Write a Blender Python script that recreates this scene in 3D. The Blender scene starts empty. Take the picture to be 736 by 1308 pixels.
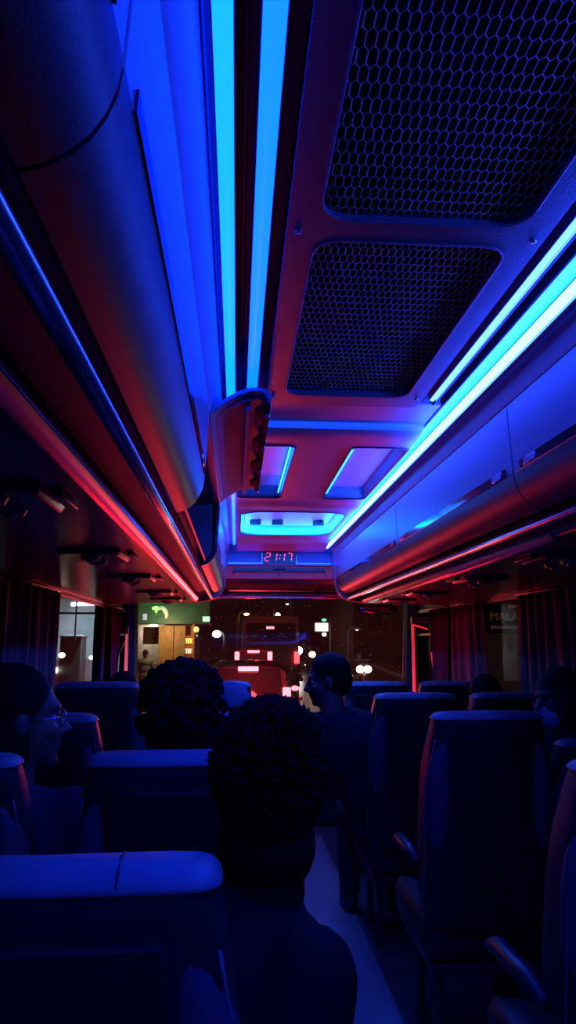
import bpy, bmesh, math, random
from mathutils import Vector, Matrix, noise
random.seed(7)
PI = math.pi
sc = bpy.context.scene
C = sc.collection

# ------------------------------------------------------------------ camera, world, light, exposure
CZ = 1.40            # eye height above the bus floor
XC = 0.31            # bus centre line (the photographer sits left of it)
F = 900.0
TH = math.radians(10.45)
PS = math.radians(4.125)
cam = bpy.data.cameras.new('camera'); cam_o = bpy.data.objects.new('camera', cam); C.objects.link(cam_o)
cam.sensor_fit = 'VERTICAL'; cam.sensor_height = 36.0; cam.lens = 36.0 * F / 1308.0
cam.clip_start = 0.02; cam.clip_end = 500
fwd = Vector((math.sin(PS) * math.cos(TH), math.cos(PS) * math.cos(TH), math.sin(TH)))
rgt = Vector((math.cos(PS), -math.sin(PS), 0)); upv = rgt.cross(fwd)
cam_o.matrix_world = Matrix.Translation((0, 0, CZ)) @ Matrix((rgt, upv, -fwd)).transposed().to_4x4()
sc.camera = cam_o

def at(px, py, Y):
    """Point of the place that lies Y metres ahead, in the direction read off the photograph."""
    d = fwd + rgt * ((px - 368) / F) + upv * ((654 - py) / F)
    return Vector((d.x / d.y * Y, Y, CZ + d.z / d.y * Y))

w = bpy.data.worlds.new('night'); sc.world = w; w.use_nodes = True
w.node_tree.nodes['Background'].inputs[0].default_value = (0.010, 0.013, 0.022, 1)
w.node_tree.nodes['Background'].inputs[1].default_value = 0.10

BLUE = (0.0002, 0.0175, 1.0)
CYAN = (0.0, 0.033, 1.0)
E_OUT_L, E_IN_L, E_OUT_R, E_IN_R, E_TAPE, E_HATCH, E_RECESS = 30.0, 18.0, 22.0, 26.0, 50.0, 34.0, 190.0
P_ADDED_RED = 3.2

sc.view_settings.view_transform = 'Standard'
sc.view_settings.look = 'None'
sc.view_settings.gamma = 1.0
sc.view_settings.exposure = 0.0
sc.view_settings.use_curve_mapping = False
try:
    sc.cycles.use_denoising = True
    sc.cycles.max_bounces = 8
    sc.cycles.transparent_max_bounces = 16
    sc.cycles.sample_clamp_indirect = 4.0
    sc.cycles.caustics_reflective = False
    sc.cycles.caustics_refractive = False
except Exception:
    pass

def lamp(name, kind, loc, power, col, size=0.1, direction=None, spread=None, size_y=None, angle=None):
    l = bpy.data.lights.new(name, kind); l.energy = power; l.color = col
    if kind == 'AREA':
        l.size = size
        if size_y: l.shape = 'RECTANGLE'; l.size_y = size_y
        if spread: l.spread = spread
    else:
        l.shadow_soft_size = size
        if kind == 'SPOT' and angle: l.spot_size = angle; l.spot_blend = 0.6
    o = bpy.data.objects.new(name, l); o.location = loc
    if direction is not None:
        o.rotation_euler = Vector(direction).to_track_quat('-Z', 'Y').to_euler()
    C.objects.link(o)
    return o

# ------------------------------------------------------------------ materials
MATS = {}
def mat(name, col, rough=0.5, metal=0.0, bump=0.0, bscale=60.0, var=0.0, vscale=8.0, spec=0.5, sheen=0.0):
    if name in MATS: return MATS[name]
    m = bpy.data.materials.new(name); m.use_nodes = True
    nt = m.node_tree; b = nt.nodes['Principled BSDF']
    b.inputs['Base Color'].default_value = (*col, 1); b.inputs['Roughness'].default_value = rough
    b.inputs['Metallic'].default_value = metal
    b.inputs['Specular IOR Level'].default_value = spec
    if sheen: b.inputs['Sheen Weight'].default_value = sheen
    tc = nt.nodes.new('ShaderNodeTexCoord')
    if bump:
        n = nt.nodes.new('ShaderNodeTexNoise'); n.inputs['Scale'].default_value = bscale; n.inputs['Detail'].default_value = 4
        bp = nt.nodes.new('ShaderNodeBump'); bp.inputs['Strength'].default_value = bump; bp.inputs['Distance'].default_value = 0.004
        nt.links.new(tc.outputs['Object'], n.inputs['Vector']); nt.links.new(n.outputs['Fac'], bp.inputs['Height'])
        nt.links.new(bp.outputs['Normal'], b.inputs['Normal'])
    if var:
        n2 = nt.nodes.new('ShaderNodeTexNoise'); n2.inputs['Scale'].default_value = vscale; n2.inputs['Detail'].default_value = 5
        r = nt.nodes.new('ShaderNodeValToRGB')
        r.color_ramp.elements[0].position = 0.3; r.color_ramp.elements[1].position = 0.7
        r.color_ramp.elements[0].color = (*[c * (1 - var) for c in col], 1)
        r.color_ramp.elements[1].color = (*[min(1, c * (1 + var)) for c in col], 1)
        nt.links.new(tc.outputs['Object'], n2.inputs['Vector']); nt.links.new(n2.outputs['Fac'], r.inputs['Fac'])
        nt.links.new(r.outputs['Color'], b.inputs['Base Color'])
    MATS[name] = m
    return m

def emit(name, col, s, weave=False):
    if name in MATS: return MATS[name]
    m = bpy.data.materials.new(name); m.use_nodes = True
    nt = m.node_tree; b = nt.nodes['Principled BSDF']
    b.inputs['Base Color'].default_value = (0.6, 0.6, 0.6, 1); b.inputs['Roughness'].default_value = 0.4
    b.inputs['Emission Color'].default_value = (*col, 1); b.inputs['Emission Strength'].default_value = s
    MATS[name] = m
    return m

def glass(name, tint=(0.95, 0.97, 1.0), dust_haze=0.02, drops=0.0, dscale=120.0, seed=0.0):
    m = bpy.data.materials.new(name); m.use_nodes = True
    nt = m.node_tree; nt.nodes.clear(); N = nt.nodes.new; L = nt.links.new
    out = N('ShaderNodeOutputMaterial'); tr = N('ShaderNodeBsdfTransparent'); tr.inputs[0].default_value = (*tint, 1)
    gl = N('ShaderNodeBsdfGlossy'); gl.inputs['Roughness'].default_value = 0.03
    gl.inputs['Color'].default_value = (0.4, 0.4, 0.4, 1)
    fr = N('ShaderNodeFresnel'); fr.inputs['IOR'].default_value = 1.35
    geo = N('ShaderNodeNewGeometry'); inv = N('ShaderNodeMath'); inv.operation = 'SUBTRACT'; inv.inputs[0].default_value = 1.0; L(geo.outputs['Backfacing'], inv.inputs[1])
    fm = N('ShaderNodeMath'); fm.operation = 'MULTIPLY'; L(fr.outputs[0], fm.inputs[0]); L(inv.outputs[0], fm.inputs[1])
    mx = N('ShaderNodeMixShader'); L(fm.outputs[0], mx.inputs[0]); L(tr.outputs[0], mx.inputs[1]); L(gl.outputs[0], mx.inputs[2])
    tl = N('ShaderNodeBsdfTranslucent'); tl.inputs[0].default_value = (0.8, 0.8, 0.8, 1)
    df = N('ShaderNodeBsdfDiffuse'); df.inputs[0].default_value = (0.25, 0.25, 0.25, 1)
    dd = N('ShaderNodeMixShader'); dd.inputs[0].default_value = 0.15; L(tl.outputs[0], dd.inputs[1]); L(df.outputs[0], dd.inputs[2])
    tc = N('ShaderNodeTexCoord')
    big = N('ShaderNodeTexNoise'); big.inputs['Scale'].default_value = 2.5; big.inputs['Detail'].default_value = 6
    L(tc.outputs['Object'], big.inputs['Vector'])
    mr = N('ShaderNodeMapRange'); mr.inputs[1].default_value = 0.3; mr.inputs[2].default_value = 0.75
    mr.inputs[3].default_value = dust_haze * 0.3; mr.inputs[4].default_value = dust_haze * 1.6
    L(big.outputs['Fac'], mr.inputs[0])
    fac = mr.outputs[0]
    if drops:
        vo = N('ShaderNodeTexVoronoi'); vo.inputs['Scale'].default_value = dscale; vo.inputs['Randomness'].default_value = 1.0
        L(tc.outputs['Object'], vo.inputs['Vector'])
        rad = N('ShaderNodeMapRange'); rad.inputs[1].default_value = 0.0; rad.inputs[2].default_value = 0.24
        rad.inputs[3].default_value = 1.0; rad.inputs[4].default_value = 0.0; L(vo.outputs['Distance'], rad.inputs[0])
        sep = N('ShaderNodeSeparateColor'); L(vo.outputs['Color'], sep.inputs[0])
        pick = N('ShaderNodeMath'); pick.operation = 'GREATER_THAN'; pick.inputs[1].default_value = 0.72; L(sep.outputs[0], pick.inputs[0])
        mu = N('ShaderNodeMath'); mu.operation = 'MULTIPLY'; L(rad.outputs[0], mu.inputs[0]); L(pick.outputs[0], mu.inputs[1])
        m2 = N('ShaderNodeMath'); m2.operation = 'MULTIPLY_ADD'; m2.inputs[1].default_value = drops
        L(mu.outputs[0], m2.inputs[0]); L(fac, m2.inputs[2]); fac = m2.outputs[0]
    fin = N('ShaderNodeMixShader'); L(fac, fin.inputs[0]); L(mx.outputs[0], fin.inputs[1]); L(dd.outputs[0], fin.inputs[2])
    L(fin.outputs[0], out.inputs[0])
    return m

M_PLAST = mat('grey_moulded_plastic', (0.30, 0.30, 0.31), 0.42, bump=0.06, bscale=220)
M_DOOR = mat('grey_rack_door_plastic', (0.27, 0.27, 0.28), 0.38, bump=0.05, bscale=160)
M_ROLL = mat('shade_darkened_roll', (0.06, 0.06, 0.066), 0.42, bump=0.08, bscale=300)  # lower roll of the rack doors; its shade is put into the darker colour
M_CEIL = mat('pale_ceiling_laminate', (0.48, 0.47, 0.48), 0.40, bump=0.04, bscale=90)
M_DARKP = mat('dark_plastic', (0.035, 0.035, 0.04), 0.4, bump=0.05)
M_GROOVE = mat('dark_rubber_channel', (0.05, 0.05, 0.06), 0.55)
M_PANEL = mat('textured_panel_plastic', (0.15, 0.15, 0.165), 0.36, bump=0.25, bscale=260)
M_MESH = mat('painted_expanded_metal', (0.62, 0.62, 0.66), 0.35)
M_CAV = mat('black_duct', (0.008, 0.008, 0.01), 0.8)
M_CHROME = mat('polished_metal', (0.75, 0.75, 0.78), 0.12, metal=1.0)
M_RAIL = mat('brushed_rail_metal', (0.62, 0.62, 0.66), 0.24, metal=0.9)
M_STRIP = mat('gloss_black_strip', (0.012, 0.012, 0.016), 0.10)
M_UNDER = mat('gloss_service_panel', (0.09, 0.085, 0.09), 0.22, bump=0.06, bscale=30)
M_INNER = mat('rack_lining', (0.24, 0.20, 0.20), 0.55, bump=0.1, bscale=120)
M_FLOOR = mat('bus_vinyl_floor', (0.10, 0.10, 0.11), 0.4, bump=0.1, bscale=140, var=0.2)
M_AISLE = mat('aisle_runner_vinyl', (0.30, 0.30, 0.32), 0.38, bump=0.06, bscale=90, var=0.12)
M_WALL = mat('dark_wall_trim', (0.07, 0.065, 0.07), 0.5, bump=0.15, bscale=80)
M_FRAME = mat('window_frame_grey', (0.30, 0.29, 0.29), 0.35, metal=0.2)
M_SEAT = mat('dark_seat_vinyl', (0.024, 0.022, 0.029), 0.5, bump=0.18, bscale=140, var=0.15, vscale=14)
M_COVER = mat('headrest_cover_vinyl', (0.22, 0.21, 0.25), 0.45, bump=0.15, bscale=160)
M_WING = mat('seat_bolster_vinyl', (0.11, 0.095, 0.125), 0.5, bump=0.15, bscale=160)
M_SHELL = mat('seat_back_fabric', (0.010, 0.009, 0.012), 0.8, bump=0.3, bscale=220)
M_PIPE = mat('seat_piping', (0.22, 0.21, 0.20), 0.35)
M_CURT = mat('beige_curtain_cloth', (0.16, 0.13, 0.10), 0.85, bump=0.25, bscale=200, var=0.2, vscale=20)
M_CURTB = mat('slate_curtain_cloth', (0.09, 0.085, 0.10), 0.85, bump=0.25, bscale=200)
M_SKIN = mat('skin', (0.20, 0.11, 0.07), 0.55, bump=0.05, bscale=200)
M_HAIR = mat('black_hair', (0.006, 0.005, 0.006), 0.8, bump=0.6, bscale=160, spec=0.15)
M_ASPH = mat('wet_asphalt', (0.045, 0.045, 0.048), 0.30, bump=0.35, bscale=30, var=0.3, vscale=1.5)

# ------------------------------------------------------------------ mesh helpers
def obj(name, bm, m=None, parent=None, smooth=False, bevel=0.0, segs=2, loc=None, rot=None, norm=True):
    if norm: bmesh.ops.recalc_face_normals(bm, faces=bm.faces)
    me = bpy.data.meshes.new(name); bm.to_mesh(me); bm.free()
    o = bpy.data.objects.new(name, me); C.objects.link(o)
    if m is not None: me.materials.append(m)
    if parent is not None: o.parent = parent
    if loc is not None: o.location = loc
    if rot is not None: o.rotation_euler = rot
    if smooth:
        for p in me.polygons: p.use_smooth = True
    if bevel:
        b = o.modifiers.new('bevel', 'BEVEL'); b.width = bevel; b.segments = segs; b.limit_method = 'ANGLE'; b.angle_limit = math.radians(35)
    if not smooth:
        for p in me.polygons: p.use_smooth = True
        me.set_sharp_from_angle(angle=math.radians(32))
    return o

def tag(o, label, cat, group=None):
    o['label'] = label; o['category'] = cat
    if group: o['group'] = group
    return o

def thing(name, label, cat, loc=(0, 0, 0), rotz=0.0, group=None):
    o = bpy.data.objects.new(name, None); C.objects.link(o)
    o.location = loc; o.rotation_euler = (0, 0, rotz); o.empty_display_size = 0.1
    return tag(o, label, cat, group)

def struct(o):
    o['kind'] = 'structure'; return o

def dup(root, loc, rotz=None, label=None, name=None):
    r = root.copy(); C.objects.link(r); r.location = loc
    if rotz is not None: r.rotation_euler = (0, 0, rotz)
    if label: r['label'] = label
    for ch in list(root.children):
        c = ch.copy(); C.objects.link(c); c.parent = r
        for g in list(ch.children):
            d = g.copy(); C.objects.link(d); d.parent = c
    return r

def box(bm, c, s, R=None):
    r = bmesh.ops.create_cube(bm, size=1.0)
    M = Matrix.Translation(c) @ (R.to_4x4() if R is not None else Matrix.Identity(4)) @ Matrix.Diagonal((*s, 1))
    bmesh.ops.transform(bm, matrix=M, verts=r['verts']); return r['verts']

def tube(bm, pts, r, n=10, cap=True):
    pts = [Vector(p) for p in pts]; rings = []
    rr = r if isinstance(r, (list, tuple)) else [r] * len(pts)
    prev = None
    for i, p in enumerate(pts):
        t = (pts[min(i + 1, len(pts) - 1)] - pts[max(i - 1, 0)]).normalized()
        if prev is None:
            a = t.orthogonal().normalized()
        else:
            a = (prev - t * prev.dot(t)); a = a.normalized() if a.length > 1e-6 else t.orthogonal().normalized()
        prev = a; b = t.cross(a)
        rings.append([bm.verts.new(p + (a * math.cos(2 * PI * k / n) + b * math.sin(2 * PI * k / n)) * rr[i]) for k in range(n)])
    for A, B in zip(rings, rings[1:]):
        for k in range(n): bm.faces.new((A[k], A[(k + 1) % n], B[(k + 1) % n], B[k]))
    if cap: bm.faces.new(rings[0][::-1]); bm.faces.new(rings[-1])

def ell(bm, c, s, R=None, u=20, v=14):
    r = bmesh.ops.create_uvsphere(bm, u_segments=u, v_segments=v, radius=1.0)
    M = Matrix.Translation(c) @ (R.to_4x4() if R is not None else Matrix.Identity(4)) @ Matrix.Diagonal((*s, 1))
    bmesh.ops.transform(bm, matrix=M, verts=r['verts']); return r['verts']

def prism(bm, poly, y0, y1, side=1, n=1):
    """Extrude a closed (h,z) outline along the bus; h is measured from the bus centre line."""
    rows = []
    for k in range(n + 1):
        y = y0 + (y1 - y0) * k / n
        rows.append([bm.verts.new((XC + side * h, y, CZ + z)) for h, z in poly])
    m = len(poly)
    for A, B in zip(rows, rows[1:]):
        for i in range(m): bm.faces.new((A[i], A[(i + 1) % m], B[(i + 1) % m], B[i]))
    bm.faces.new(rows[0]); bm.faces.new(rows[-1][::-1])

def ribbon(pts, t):
    """Closed outline of a sheet of thickness t that follows pts (thickness to the right of travel)."""
    P = [Vector((a, b)) for a, b in pts]; off = []
    for i, p in enumerate(P):
        d = (P[min(i + 1, len(P) - 1)] - P[max(i - 1, 0)]).normalized()
        off.append(p + Vector((d.y, -d.x)) * t)
    return [tuple(p) for p in P] + [tuple(p) for p in reversed(off)]

def rrect(x0, y0, x1, y1, r, n=6):
    out = []
    for cx, cy, a0 in ((x1 - r, y1 - r, 0), (x0 + r, y1 - r, PI / 2), (x0 + r, y0 + r, PI), (x1 - r, y0 + r, 1.5 * PI)):
        for k in range(n + 1):
            a = a0 + PI / 2 * k / n; out.append((cx + r * math.cos(a), cy + r * math.sin(a)))
    return out

def plate(bm, outer, holes, z0, z1):
    """Flat plate with holes: outlines in (x,y), between heights z0 and z1."""
    edges = []; loops = []
    for lp in [outer] + holes:
        vs = [bm.verts.new((x, y, z0)) for x, y in lp]
        loops.append(vs)
        edges += [bm.edges.new((vs[i], vs[(i + 1) % len(vs)])) for i in range(len(vs))]
    r = bmesh.ops.triangle_fill(bm, use_beauty=True, use_dissolve=False, edges=edges)
    faces = [g for g in r['geom'] if isinstance(g, bmesh.types.BMFace)]
    e = bmesh.ops.extrude_face_region(bm, geom=faces)
    vs = [g for g in e['geom'] if isinstance(g, bmesh.types.BMVert)]
    bmesh.ops.translate(bm, vec=(0, 0, z1 - z0), verts=vs)

def loft(bm, rings, cap=True):
    R = [[bm.verts.new(p) for p in r] for r in rings]
    n = len(R[0])
    for A, B in zip(R, R[1:]):
        for k in range(n): bm.faces.new((A[k], A[(k + 1) % n], B[(k + 1) % n], B[k]))
    if cap: bm.faces.new(R[0][::-1]); bm.faces.new(R[-1])

def text_mesh(s, size, depth=0.0, bevel=0.0):
    cu = bpy.data.curves.new('lettering', 'FONT'); cu.body = s; cu.size = size; cu.extrude = depth
    cu.align_x = 'CENTER'; cu.align_y = 'CENTER'
    o = bpy.data.objects.new('lettering', cu); C.objects.link(o)
    bpy.context.view_layer.update()
    me = bpy.data.meshes.new_from_object(o.evaluated_get(bpy.context.evaluated_depsgraph_get()))
    bpy.data.objects.remove(o); return me

YB, YF = -1.6, 5.10        # racks run from behind the photographer to here
WL, WR = XC - 1.24, XC + 1.24
YW = 6.20                  # windscreen

# ------------------------------------------------------------------ structure: floor, walls, ceiling
bm = bmesh.new(); box(bm, (XC, (YB + 6.35) / 2, -0.03), (2.52, 6.35 - YB, 0.06))
struct(obj('floor', bm, M_FLOOR))
bm = bmesh.new(); box(bm, (0.41, 2.0, 0.004), (0.46, 7.0, 0.008)); struct(obj('trim_aisle', bm, M_AISLE))
bm = bmesh.new(); box(bm, (XC, YB - 0.03, 1.1), (2.56, 0.06, 2.2)); struct(obj('wall_back', bm, M_WALL))

def side_wall(side, name, pillars):
    bm = bmesh.new(); x = XC + side * 1.27
    box(bm, (x, (YB + 6.3) / 2, 0.41), (0.06, 6.3 - YB, 0.82))
    box(bm, (x, (YB + 6.3) / 2, 1.93), (0.06, 6.3 - YB, 0.52))
    for y0, y1 in pillars:
        box(bm, (x, (y0 + y1) / 2, 1.24), (0.06, y1 - y0, 0.86))
    return struct(obj(name, bm, M_WALL))
side_wall(-1, 'wall_left', [(YB, -1.3), (1.9, 2.05), (5.05, 5.55), (6.2, 6.3)])
side_wall(1, 'wall_right', [(YB, -1.3), (1.9, 2.05), (5.0, 5.45), (6.2, 6.3)])
M_SGLASS = glass('side_window_glass', (0.72, 0.75, 0.78), 0.012)
k = 2
for side, spans in ((-1, [(-1.3, 1.9), (2.05, 5.05), (5.55, 6.2)]), (1, [(-1.3, 1.9), (2.05, 5.0), (5.45, 6.2)])):
    for y0, y1 in spans:
        bm = bmesh.new(); box(bm, (XC + side * 1.268, (y0 + y1) / 2, 1.245), (0.008, y1 - y0, 0.85))
        wdw = struct(obj('window_%d' % k, bm, M_SGLASS)); k += 1
        bm = bmesh.new()
        for yy in (y0 + 0.015, y1 - 0.015): box(bm, (XC + side * 1.232, yy, 1.24), (0.02, 0.03, 0.86))
        for zz in (0.83, 1.65): box(bm, (XC + side * 1.232, (y0 + y1) / 2, zz), (0.02, y1 - y0, 0.03))
        if y1 - y0 < 1: box(bm, (XC + side * 1.232, (y0 + y1) / 2, 1.46), (0.02, y1 - y0, 0.022))
        obj('window_frame', bm, M_FRAME, wdw, bevel=0.004)

# windscreen: gently bowed sheet
M_WGLASS = glass('windscreen_glass', (0.90, 0.92, 0.92), 0.05, drops=0.9, dscale=30)  # dust film raised to imitate the haze around the outside lamps
bm = bmesh.new(); n = 16; rows = []
for z, dy in ((0.74, 0.06), (1.2, 0.02), (1.84, -0.12)):
    rows.append([bm.verts.new((XC + 1.22 * (2 * i / n - 1), YW + dy + 0.10 * (1 - (2 * i / n - 1) ** 2), z)) for i in range(n + 1)])
for A, B in zip(rows, rows[1:]):
    for i in range(n): bm.faces.new((A[i], A[i + 1], B[i + 1], B[i]))
ws = struct(obj('window_1', bm, M_WGLASS, smooth=True))
sm = ws.modifiers.new('thick', 'SOLIDIFY'); sm.thickness = 0.006
bm = bmesh.new()
for s in (-1, 1):
    prismpts = [(s * 1.24, YW - 0.06), (s * 1.17, YW - 0.04), (s * 1.15, YW + 0.05), (s * 1.24, YW + 0.10)]
    loft(bm, [[(XC + h, y + dy, z) for h, y in prismpts] for z, dy in ((0.6, 0.03), (1.2, 0.0), (1.9, -0.12))])
struct(obj('trim_windscreen_pillars', bm, M_FRAME, bevel=0.006))
bm = bmesh.new(); box(bm, (XC, YW + 0.08, 0.37), (2.5, 0.06, 0.80)); struct(obj('wall_front', bm, M_WALL))

# ceiling: backing slab, side gutters with the light channels, and the moulded front part
bm = bmesh.new()
box(bm, (XC, (YB + 6.3) / 2, CZ + 0.83), (2.56, 6.3 - YB, 0.04))
for s in (-1, 1):
    # gutter beside the panel and between the two lights
    prism(bm, [(0.232, 0.80), (0.232, 0.740), (0.258, 0.735), (0.258, 0.80)], YB, 2.06, s)
    prism(bm, [(0.2905, 0.80), (0.2905, 0.722), (0.2915, 0.722), (0.293, 0.748), (0.303, 0.748), (0.305, 0.738), (0.309, 0.738), (0.311, 0.748), (0.317, 0.748), (0.319, 0.722), (0.323, 0.722), (0.323, 0.80)], YB, 2.06, s)
    prism(bm, [(0.316, 0.80), (0.316, 0.732), (0.362, 0.735), (0.362, 0.80)], 2.06, YF, s)
struct(obj('ceiling', bm, M_GROOVE))

for s, nm in ((-1, 'trim_cove_left'), (1, 'trim_cove_right')):
    bm = bmesh.new()
    pts = [(0.362, 0.80), (0.362, 0.722), (0.366, 0.700), (0.372, 0.675), (0.381, 0.650), (0.389, 0.628), (0.396, 0.618), (0.42, 0.618)]
    prism(bm, ribbon(pts, -0.006) if s > 0 else ribbon(pts, -0.006), YB, YF, s)
    struct(obj(nm, bm, M_PLAST, smooth=False))

# moulded ceiling front
bm = bmesh.new()
def cross(poly, h=0.318):
    A = [bm.verts.new((XC - h, y, CZ + z)) for y, z in poly]; B = [bm.verts.new((XC + h, y, CZ + z)) for y, z in poly]
    m = len(poly)
    for i in range(m): bm.faces.new((A[i], A[(i + 1) % m], B[(i + 1) % m], B[i]))
    bm.faces.new(A[::-1]); bm.faces.new(B)
curve = [(2.06, 0.727), (2.24, 0.727), (2.27, 0.722), (2.295, 0.712), (2.32, 0.705), (2.345, 0.702), (2.39, 0.70), (2.40, 0.70)]
cross(curve + [(2.40, 0.80), (2.06, 0.80)])
curve = [(3.46, 0.70), (3.50, 0.698), (3.53, 0.692), (3.56, 0.689), (3.62, 0.689), (3.66, 0.692), (3.69, 0.698), (3.70, 0.698)]
cross(curve + [(3.70, 0.80), (3.46, 0.80)])
curve = [(4.70, 0.698), (4.74, 0.694), (4.77, 0.680), (4.80, 0.668), (4.84, 0.664), (4.88, 0.662), (4.92, 0.654), (5.12, 0.652)]
cross(curve + [(5.12, 0.80), (4.70, 0.80)])
box(bm, (XC - 0.345, 3.58, CZ + 0.708), (0.056, 3.04, 0.014))
def lz(z): return CZ + z
HL = rrect(XC - 0.316, 2.46, XC - 0.102, 3.40, 0.03); HR = rrect(XC + 0.102, 2.46, XC + 0.316, 3.40, 0.03)
plate(bm, [(XC - 0.318, 2.40), (XC + 0.318, 2.40), (XC + 0.318, 3.46), (XC - 0.318, 3.46)], [HL, HR], lz(0.70), lz(0.712))
RF = rrect(XC - 0.295, 3.76, XC + 0.295, 4.62, 0.14)
plate(bm, [(XC - 0.318, 3.70), (XC + 0.318, 3.70), (XC + 0.318, 4.70), (XC - 0.318, 4.70)], [RF], lz(0.698), lz(0.710))
struct(obj('ceiling_front', bm, M_CEIL))['kind'] = 'structure'

M_RECESS = mat('white_recess_laminate', (0.70, 0.70, 0.72), 0.4)
def tray(name, outline, z0, depth, inset, label, cat, fixtures):
    cx = sum(p[0] for p in outline) / len(outline); cy = sum(p[1] for p in outline) / len(outline)
    t = thing(name, label, cat, (cx, cy, lz(z0)))
    bm = bmesh.new()
    def ring(k, z): return [((x - cx) * k, (y - cy) * (1 - (1 - k) * 0.5), z) for x, y in outline]
    loft(bm, [ring(1.0, 0.0), ring(1 - inset * 0.3, depth * 0.4), ring(1 - inset, depth), ], cap=False)
    vs = [bm.verts.new(p) for p in ring(1 - inset, depth)]; bm.faces.new(vs)
    bmesh.ops.remove_doubles(bm, verts=bm.verts, dist=1e-5)
    p = obj('recessed_panel', bm, M_RECESS if name == 'ceiling_recess' else M_CEIL, t, smooth=False)
    sd = p.modifiers.new('t', 'SOLIDIFY'); sd.thickness = 0.004; sd.offset = 1
    bm = bmesh.new(); pts = ring(0.995, -0.001); tube(bm, pts + [pts[0]], 0.004, 6, cap=False)
    obj('rim', bm, M_DARKP, t, smooth=True)
    return t
hp1 = tray('ceiling_hatch', HL, 0.70, 0.045, 0.14, 'recessed rectangular ceiling hatch beside the opened rack flap', 'ceiling hatch', 0)
hp2 = tray('ceiling_hatch', HR, 0.70, 0.045, 0.14, 'recessed rectangular ceiling hatch beside the bright right-hand light line', 'ceiling hatch', 0)
tr = tray('ceiling_recess', RF, 0.698, 0.06, 0.10, 'wide rounded glowing blue ceiling recess in front of the red clock', 'ceiling recess', 0)
for hp, sgn in ((hp1, 1), (hp2, -1)):
    bm = bmesh.new(); box(bm, (sgn * 0.091, 0, 0.014), (0.004, 0.80, 0.010)); obj('led_tape', bm, emit('hatch_led', (0.0, 0.055, 1.0), E_HATCH), hp)
bm = bmesh.new()
pts = [((x - XC) * 0.96, (y - 4.19) * 0.965, 0.012) for x, y in RF]; tube(bm, pts + [pts[0]], 0.004, 6, cap=False); obj('led_tape', bm, emit('recess_led', (0.0, 0.12, 1.0), E_RECESS), tr)
for hx in (-0.20, -0.06, 0.20):
    bm = bmesh.new(); box(bm, (hx, 0.20, 0.045), (0.07, 0.03, 0.03)); box(bm, (hx + 0.02, 0.17, 0.05), (0.012, 0.05, 0.014))
    obj('latch_bracket', bm, M_DARKP, tr, bevel=0.004)

# ------------------------------------------------------------------ LED light lines and painted glow bands
def led(h0, h1, z, y0, y1, side, m, label, tape=None):
    t = thing('led_light_strip', label, 'light strip', (XC + side * (h0 + h1) / 2, (y0 + y1) / 2, lz(z)), 0, 'LED light lines along the ceiling')
    wd = h1 - h0; ln = y1 - y0
    bm = bmesh.new()
    n = 8; prof = [(-wd / 2 + wd * i / n, -0.006 * math.sin(PI * i / n)) for i in range(n + 1)] + [(wd / 2, 0.01), (-wd / 2, 0.01)]
    loft(bm, [[(x, y, zz) for x, zz in prof] for y in (-ln / 2, ln / 2)])
    obj('diffuser', bm, m, t)
    bm = bmesh.new()
    for sx in (-1, 1): box(bm, (sx * (wd / 2 + 0.0012), 0, 0.006), (0.002, ln, 0.022))
    obj('channel', bm, M_RAIL, t)
    if tape is not None:
        bm = bmesh.new(); box(bm, (side * (wd / 2 - 0.005), 0, -0.004), (0.008, ln, 0.006)); obj('led_tape', bm, tape, t)
    return t
led(0.3225, 0.348, 0.724, YB, 2.05, -1, emit('led_outer_left', BLUE, E_OUT_L), 'wide cyan light line beside the left racks, its end behind the opened flap')
led(0.260, 0.289, 0.722, YB, 2.0, -1, emit('led_inner_left', BLUE, E_IN_L), 'blue light line along the left edge of the mesh panel')
led(0.3225, 0.364, 0.724, YB, 5.0, 1, emit('painted_gutter_glow', CYAN, E_OUT_R), 'gutter lit cyan, painted as a broad glowing band just above the thin glaring line on the right')  # gutter lit by the thin line; that light is painted as emission
led(0.263, 0.282, 0.722, YB, 2.0, 1, emit('led_inner_right', (0.012, 0.042, 1.0), E_IN_R), 'short bright light line ending at the far right corner of the mesh panel')

t = thing('led_light_strip', 'thin glaring cyan-white light line running the whole right side to the clock', 'light strip', (XC + 0.331, 0, lz(0.671)), 0, 'LED light lines along the ceiling')
q = [(-0.008, 0.004), (-0.006, -0.008), (0.003, -0.011), (0.010, -0.005), (0.010, 0.009), (-0.004, 0.010)]
bm = bmesh.new(); loft(bm, [[(a, y, b) for a, b in q] for y in (YB, 5.0)]); obj('diffuser', bm, emit('led_tape', (0.015, 0.050, 1.0), E_TAPE), t)
bm = bmesh.new(); loft(bm, [[(a, y, b) for a, b in ((0.0105, -0.012), (0.034, -0.004), (0.034, 0.014), (0.0105, 0.014))] for y in (YB, 5.0)]); obj('channel', bm, M_PLAST, t)

t = thing('led_light_strip', 'short blue light line past the opened flap, along the left edge of the front ceiling', 'light strip', (XC - 0.335, 4.15, lz(0.696)), 0, 'LED light lines along the ceiling')
bm = bmesh.new(); loft(bm, [[(x, y, z) for x, z in ((-0.008, 0.003), (-0.006, -0.005), (0.006, -0.005), (0.008, 0.003))] for y in (-0.92, 0.92)])
obj('diffuser', bm, emit('left_front_led', (0.0, 0.035, 1.0), 14.0), t)
t = thing('led_light_strip', 'ceiling step just ahead of the mesh panel, its blue light painted as a soft glowing line', 'light strip', (XC, 2.262, lz(0.722)), 0, 'LED light lines along the ceiling')  # light on the sloping ceiling step, painted as a glowing strip
bm = bmesh.new(); loft(bm, [[(x, y, z) for y, z in ((-0.010, 0.004), (-0.006, -0.006), (0.012, -0.014), (0.018, -0.012), (0.018, 0.006))] for x in (-0.316, 0.316)])
obj('diffuser', bm, emit('painted_step_glow', (0.004, 0.055, 1.0), 1.1), t)

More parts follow.
